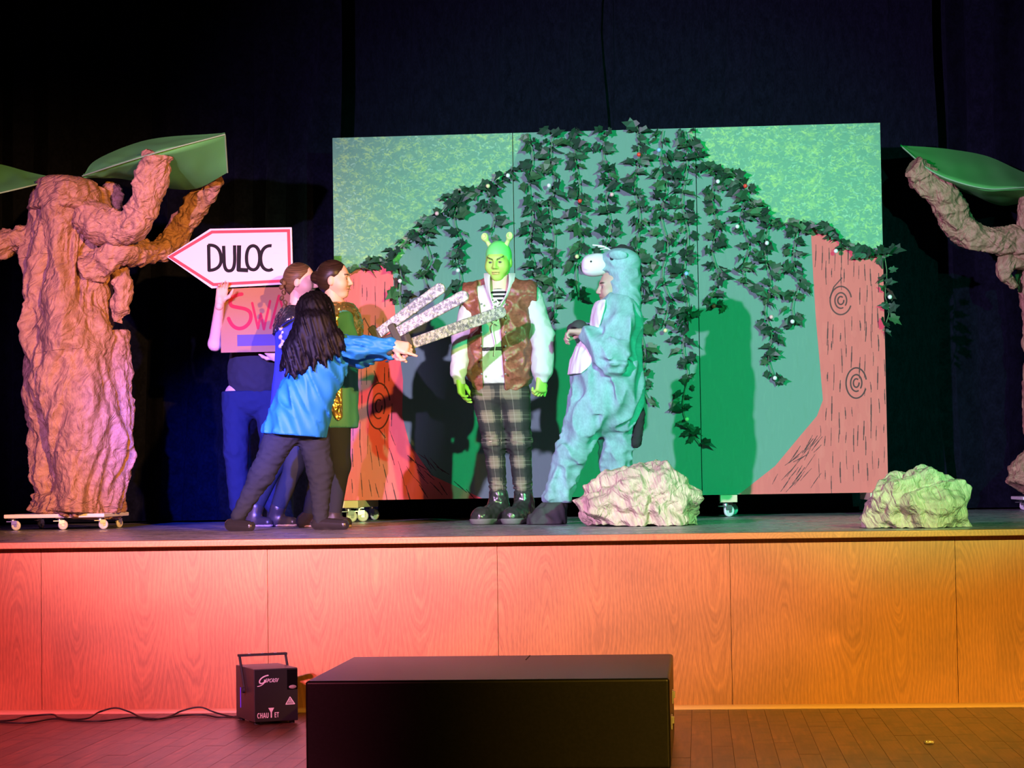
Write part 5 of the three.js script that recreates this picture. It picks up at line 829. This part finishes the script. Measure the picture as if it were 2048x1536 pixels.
/* the person hidden behind the signs */
{
  const z = -3.86, J = (u, v, dz = 0) => P(u, v, z + dz), base = J(490, 1046); base.y = H;
  const t = thing('person', 'person hidden behind the two signs, dark shirt and navy jeans, bare arm at the side', 'person', base);
  const skin = [0.6, 0.36, 0.29], h = headAt(J(512, 520, -0.02), quatY(0.05), 0.98), fc = faceColour(h, skin);
  const sh = J(468, 612), el = J(430, 688, 0.16), wr = J(440, 604, 0.315), sh2 = J(566, 612), el2 = J(592, 690, 0.1), wr2 = J(556, 716, 0.16);
  const h1 = J(474, 790), k1 = J(472, 900, 0.03), a1 = J(478, 1010), h2 = J(540, 790), k2 = J(544, 900, 0.03), a2 = J(548, 1010);
  mesh('body', local(bodyGeo([sdfMesh([E(J(516, 660), [0.16, 0.2, 0.11]), E(J(508, 760), [0.13, 0.16, 0.1]), C(h.T(0, -0.06, -0.02), J(516, 610), 0.05, 0.06), C(sh, el, 0.05, 0.043, 0.02), C(el, wr, 0.043, 0.03, 0.02), C(sh2, el2, 0.05, 0.043), C(el2, wr2, 0.043, 0.03), C(h1, k1, 0.08, 0.056), C(k1, a1, 0.056, 0.04), C(h2, k2, 0.08, 0.056), C(k2, a2, 0.056, 0.04)], 0.0125, { colour: flat3(skin) }), sdfMesh(h.prims, 0.006, { colour: fc }),
    sdfMesh(hand(wr, V(0.2, 1, 0.03), V(0.3, 0.1, 1), { curl: 0.3, thumb: 1, s: 0.95 }), 0.0042, { colour: flat3(skin) }), sdfMesh(hand(wr2, V(-0.5, 0.55, 0.25), V(-0.3, 0.2, -1), { curl: 0.5, thumb: 1 }), 0.0042, { colour: flat3(skin) })]), base), skinMat, t);
  wear('hair', t, base, [E(h.T(0, 0.04, -0.02), h.r([0.084, 0.092, 0.1]), h.q)], 0.007, hairMat([0.05, 0.03, 0.02]), { clip: (x, y, zz) => { const p = h.toL(x, y, zz); return p.z - 0.05 + (p.y < 0.06 ? (0.06 - p.y) * 0.8 : 0); } });
  wear('shirt', t, base, [E(J(516, 660), [0.18, 0.24, 0.13], null, 0.06), E(J(510, 745), [0.175, 0.24, 0.13], null, 0.06), C(sh, sh.clone().lerp(el, 0.4), 0.075, 0.07), C(sh2, sh2.clone().lerp(el2, 0.4), 0.075, 0.07)], 0.011, clothMat([0.012, 0.011, 0.016], 0.9), { bump: rumple(0.01, 9), clip: (x, y) => Math.max(J(510, 794).y - y, y - J(510, 598).y) });
  wear('jeans', t, base, [E(J(507, 800), [0.16, 0.12, 0.125]), C(h1, k1, 0.1, 0.075), C(k1, a1, 0.075, 0.062), C(h2, k2, 0.1, 0.075), C(k2, a2, 0.075, 0.062)], 0.011, phys(lin(0.012, 0.018, 0.05), 0.9, { specularIntensity: 0.3 }), { bump: rumple(0.008, 10), clip: (x, y) => Math.max(y - J(507, 782).y, H + 0.05 - y) });
  shoes(t, base, [[J(480, 1036, -0.04), J(474, 1042, 0.14), a1], [J(548, 1036, -0.04), J(552, 1042, 0.14), a2]], clothMat([0.02, 0.02, 0.022], 0.5), 1);
}

/* ------------------------------------------------------------------ stage lanterns on a bar over the hall */
{
  const blk = mat(lin(0.02, 0.02, 0.02), 0.5), y = 3.68, base = V(0, y, 7.3);
  const t = thing('lighting_bar', 'black lighting bar hung from the hall ceiling, carrying the lanterns', 'lighting bar', base);
  mesh('pipe', new THREE.CylinderGeometry(0.024, 0.024, 9.8, 14).rotateZ(Math.PI / 2), blk, t);
  for (const x of [-4, -1.4, 1.4, 4]) mesh('hanger', new THREE.CylinderGeometry(0.012, 0.012, 6.4 - y, 8).translate(x, (6.4 - y) / 2, 0), blk, t);
  for (const [tint, from, dir, rgb] of lampGroups) {
    const l = thing('stage_lantern', tint + ' stage lantern hung on the bar over the hall', 'stage light', from, 'stage lanterns over the hall'); l.quaternion.setFromUnitVectors(V(0, 0, 1), dir);
    mesh('can', new THREE.LatheGeometry([[0.0, -0.22], [0.06, -0.21], [0.085, -0.12], [0.092, 0.012], [0.086, 0.012], [0.08, -0.03], [0.0, -0.06]].map(([a, b]) => new THREE.Vector2(a, b)), 28).rotateX(Math.PI / 2), blk, l);
    mesh('lens', new THREE.CylinderGeometry(0.08, 0.08, 0.006, 28).rotateX(Math.PI / 2).translate(0, 0, 0.004), mat(lin(0.1, 0.1, 0.1), 0.3, { emissive: lin(...rgb), emissiveIntensity: 2 }), l);
    mesh('yoke', mergeGeometries([new THREE.TorusGeometry(0.115, 0.008, 8, 20, Math.PI).translate(0, 0, -0.08).toNonIndexed(), new THREE.CylinderGeometry(0.01, 0.01, 0.16, 8).translate(0, 0.19, -0.08).toNonIndexed()]), blk, l);
  }
}
renderer.render(scene, camera);
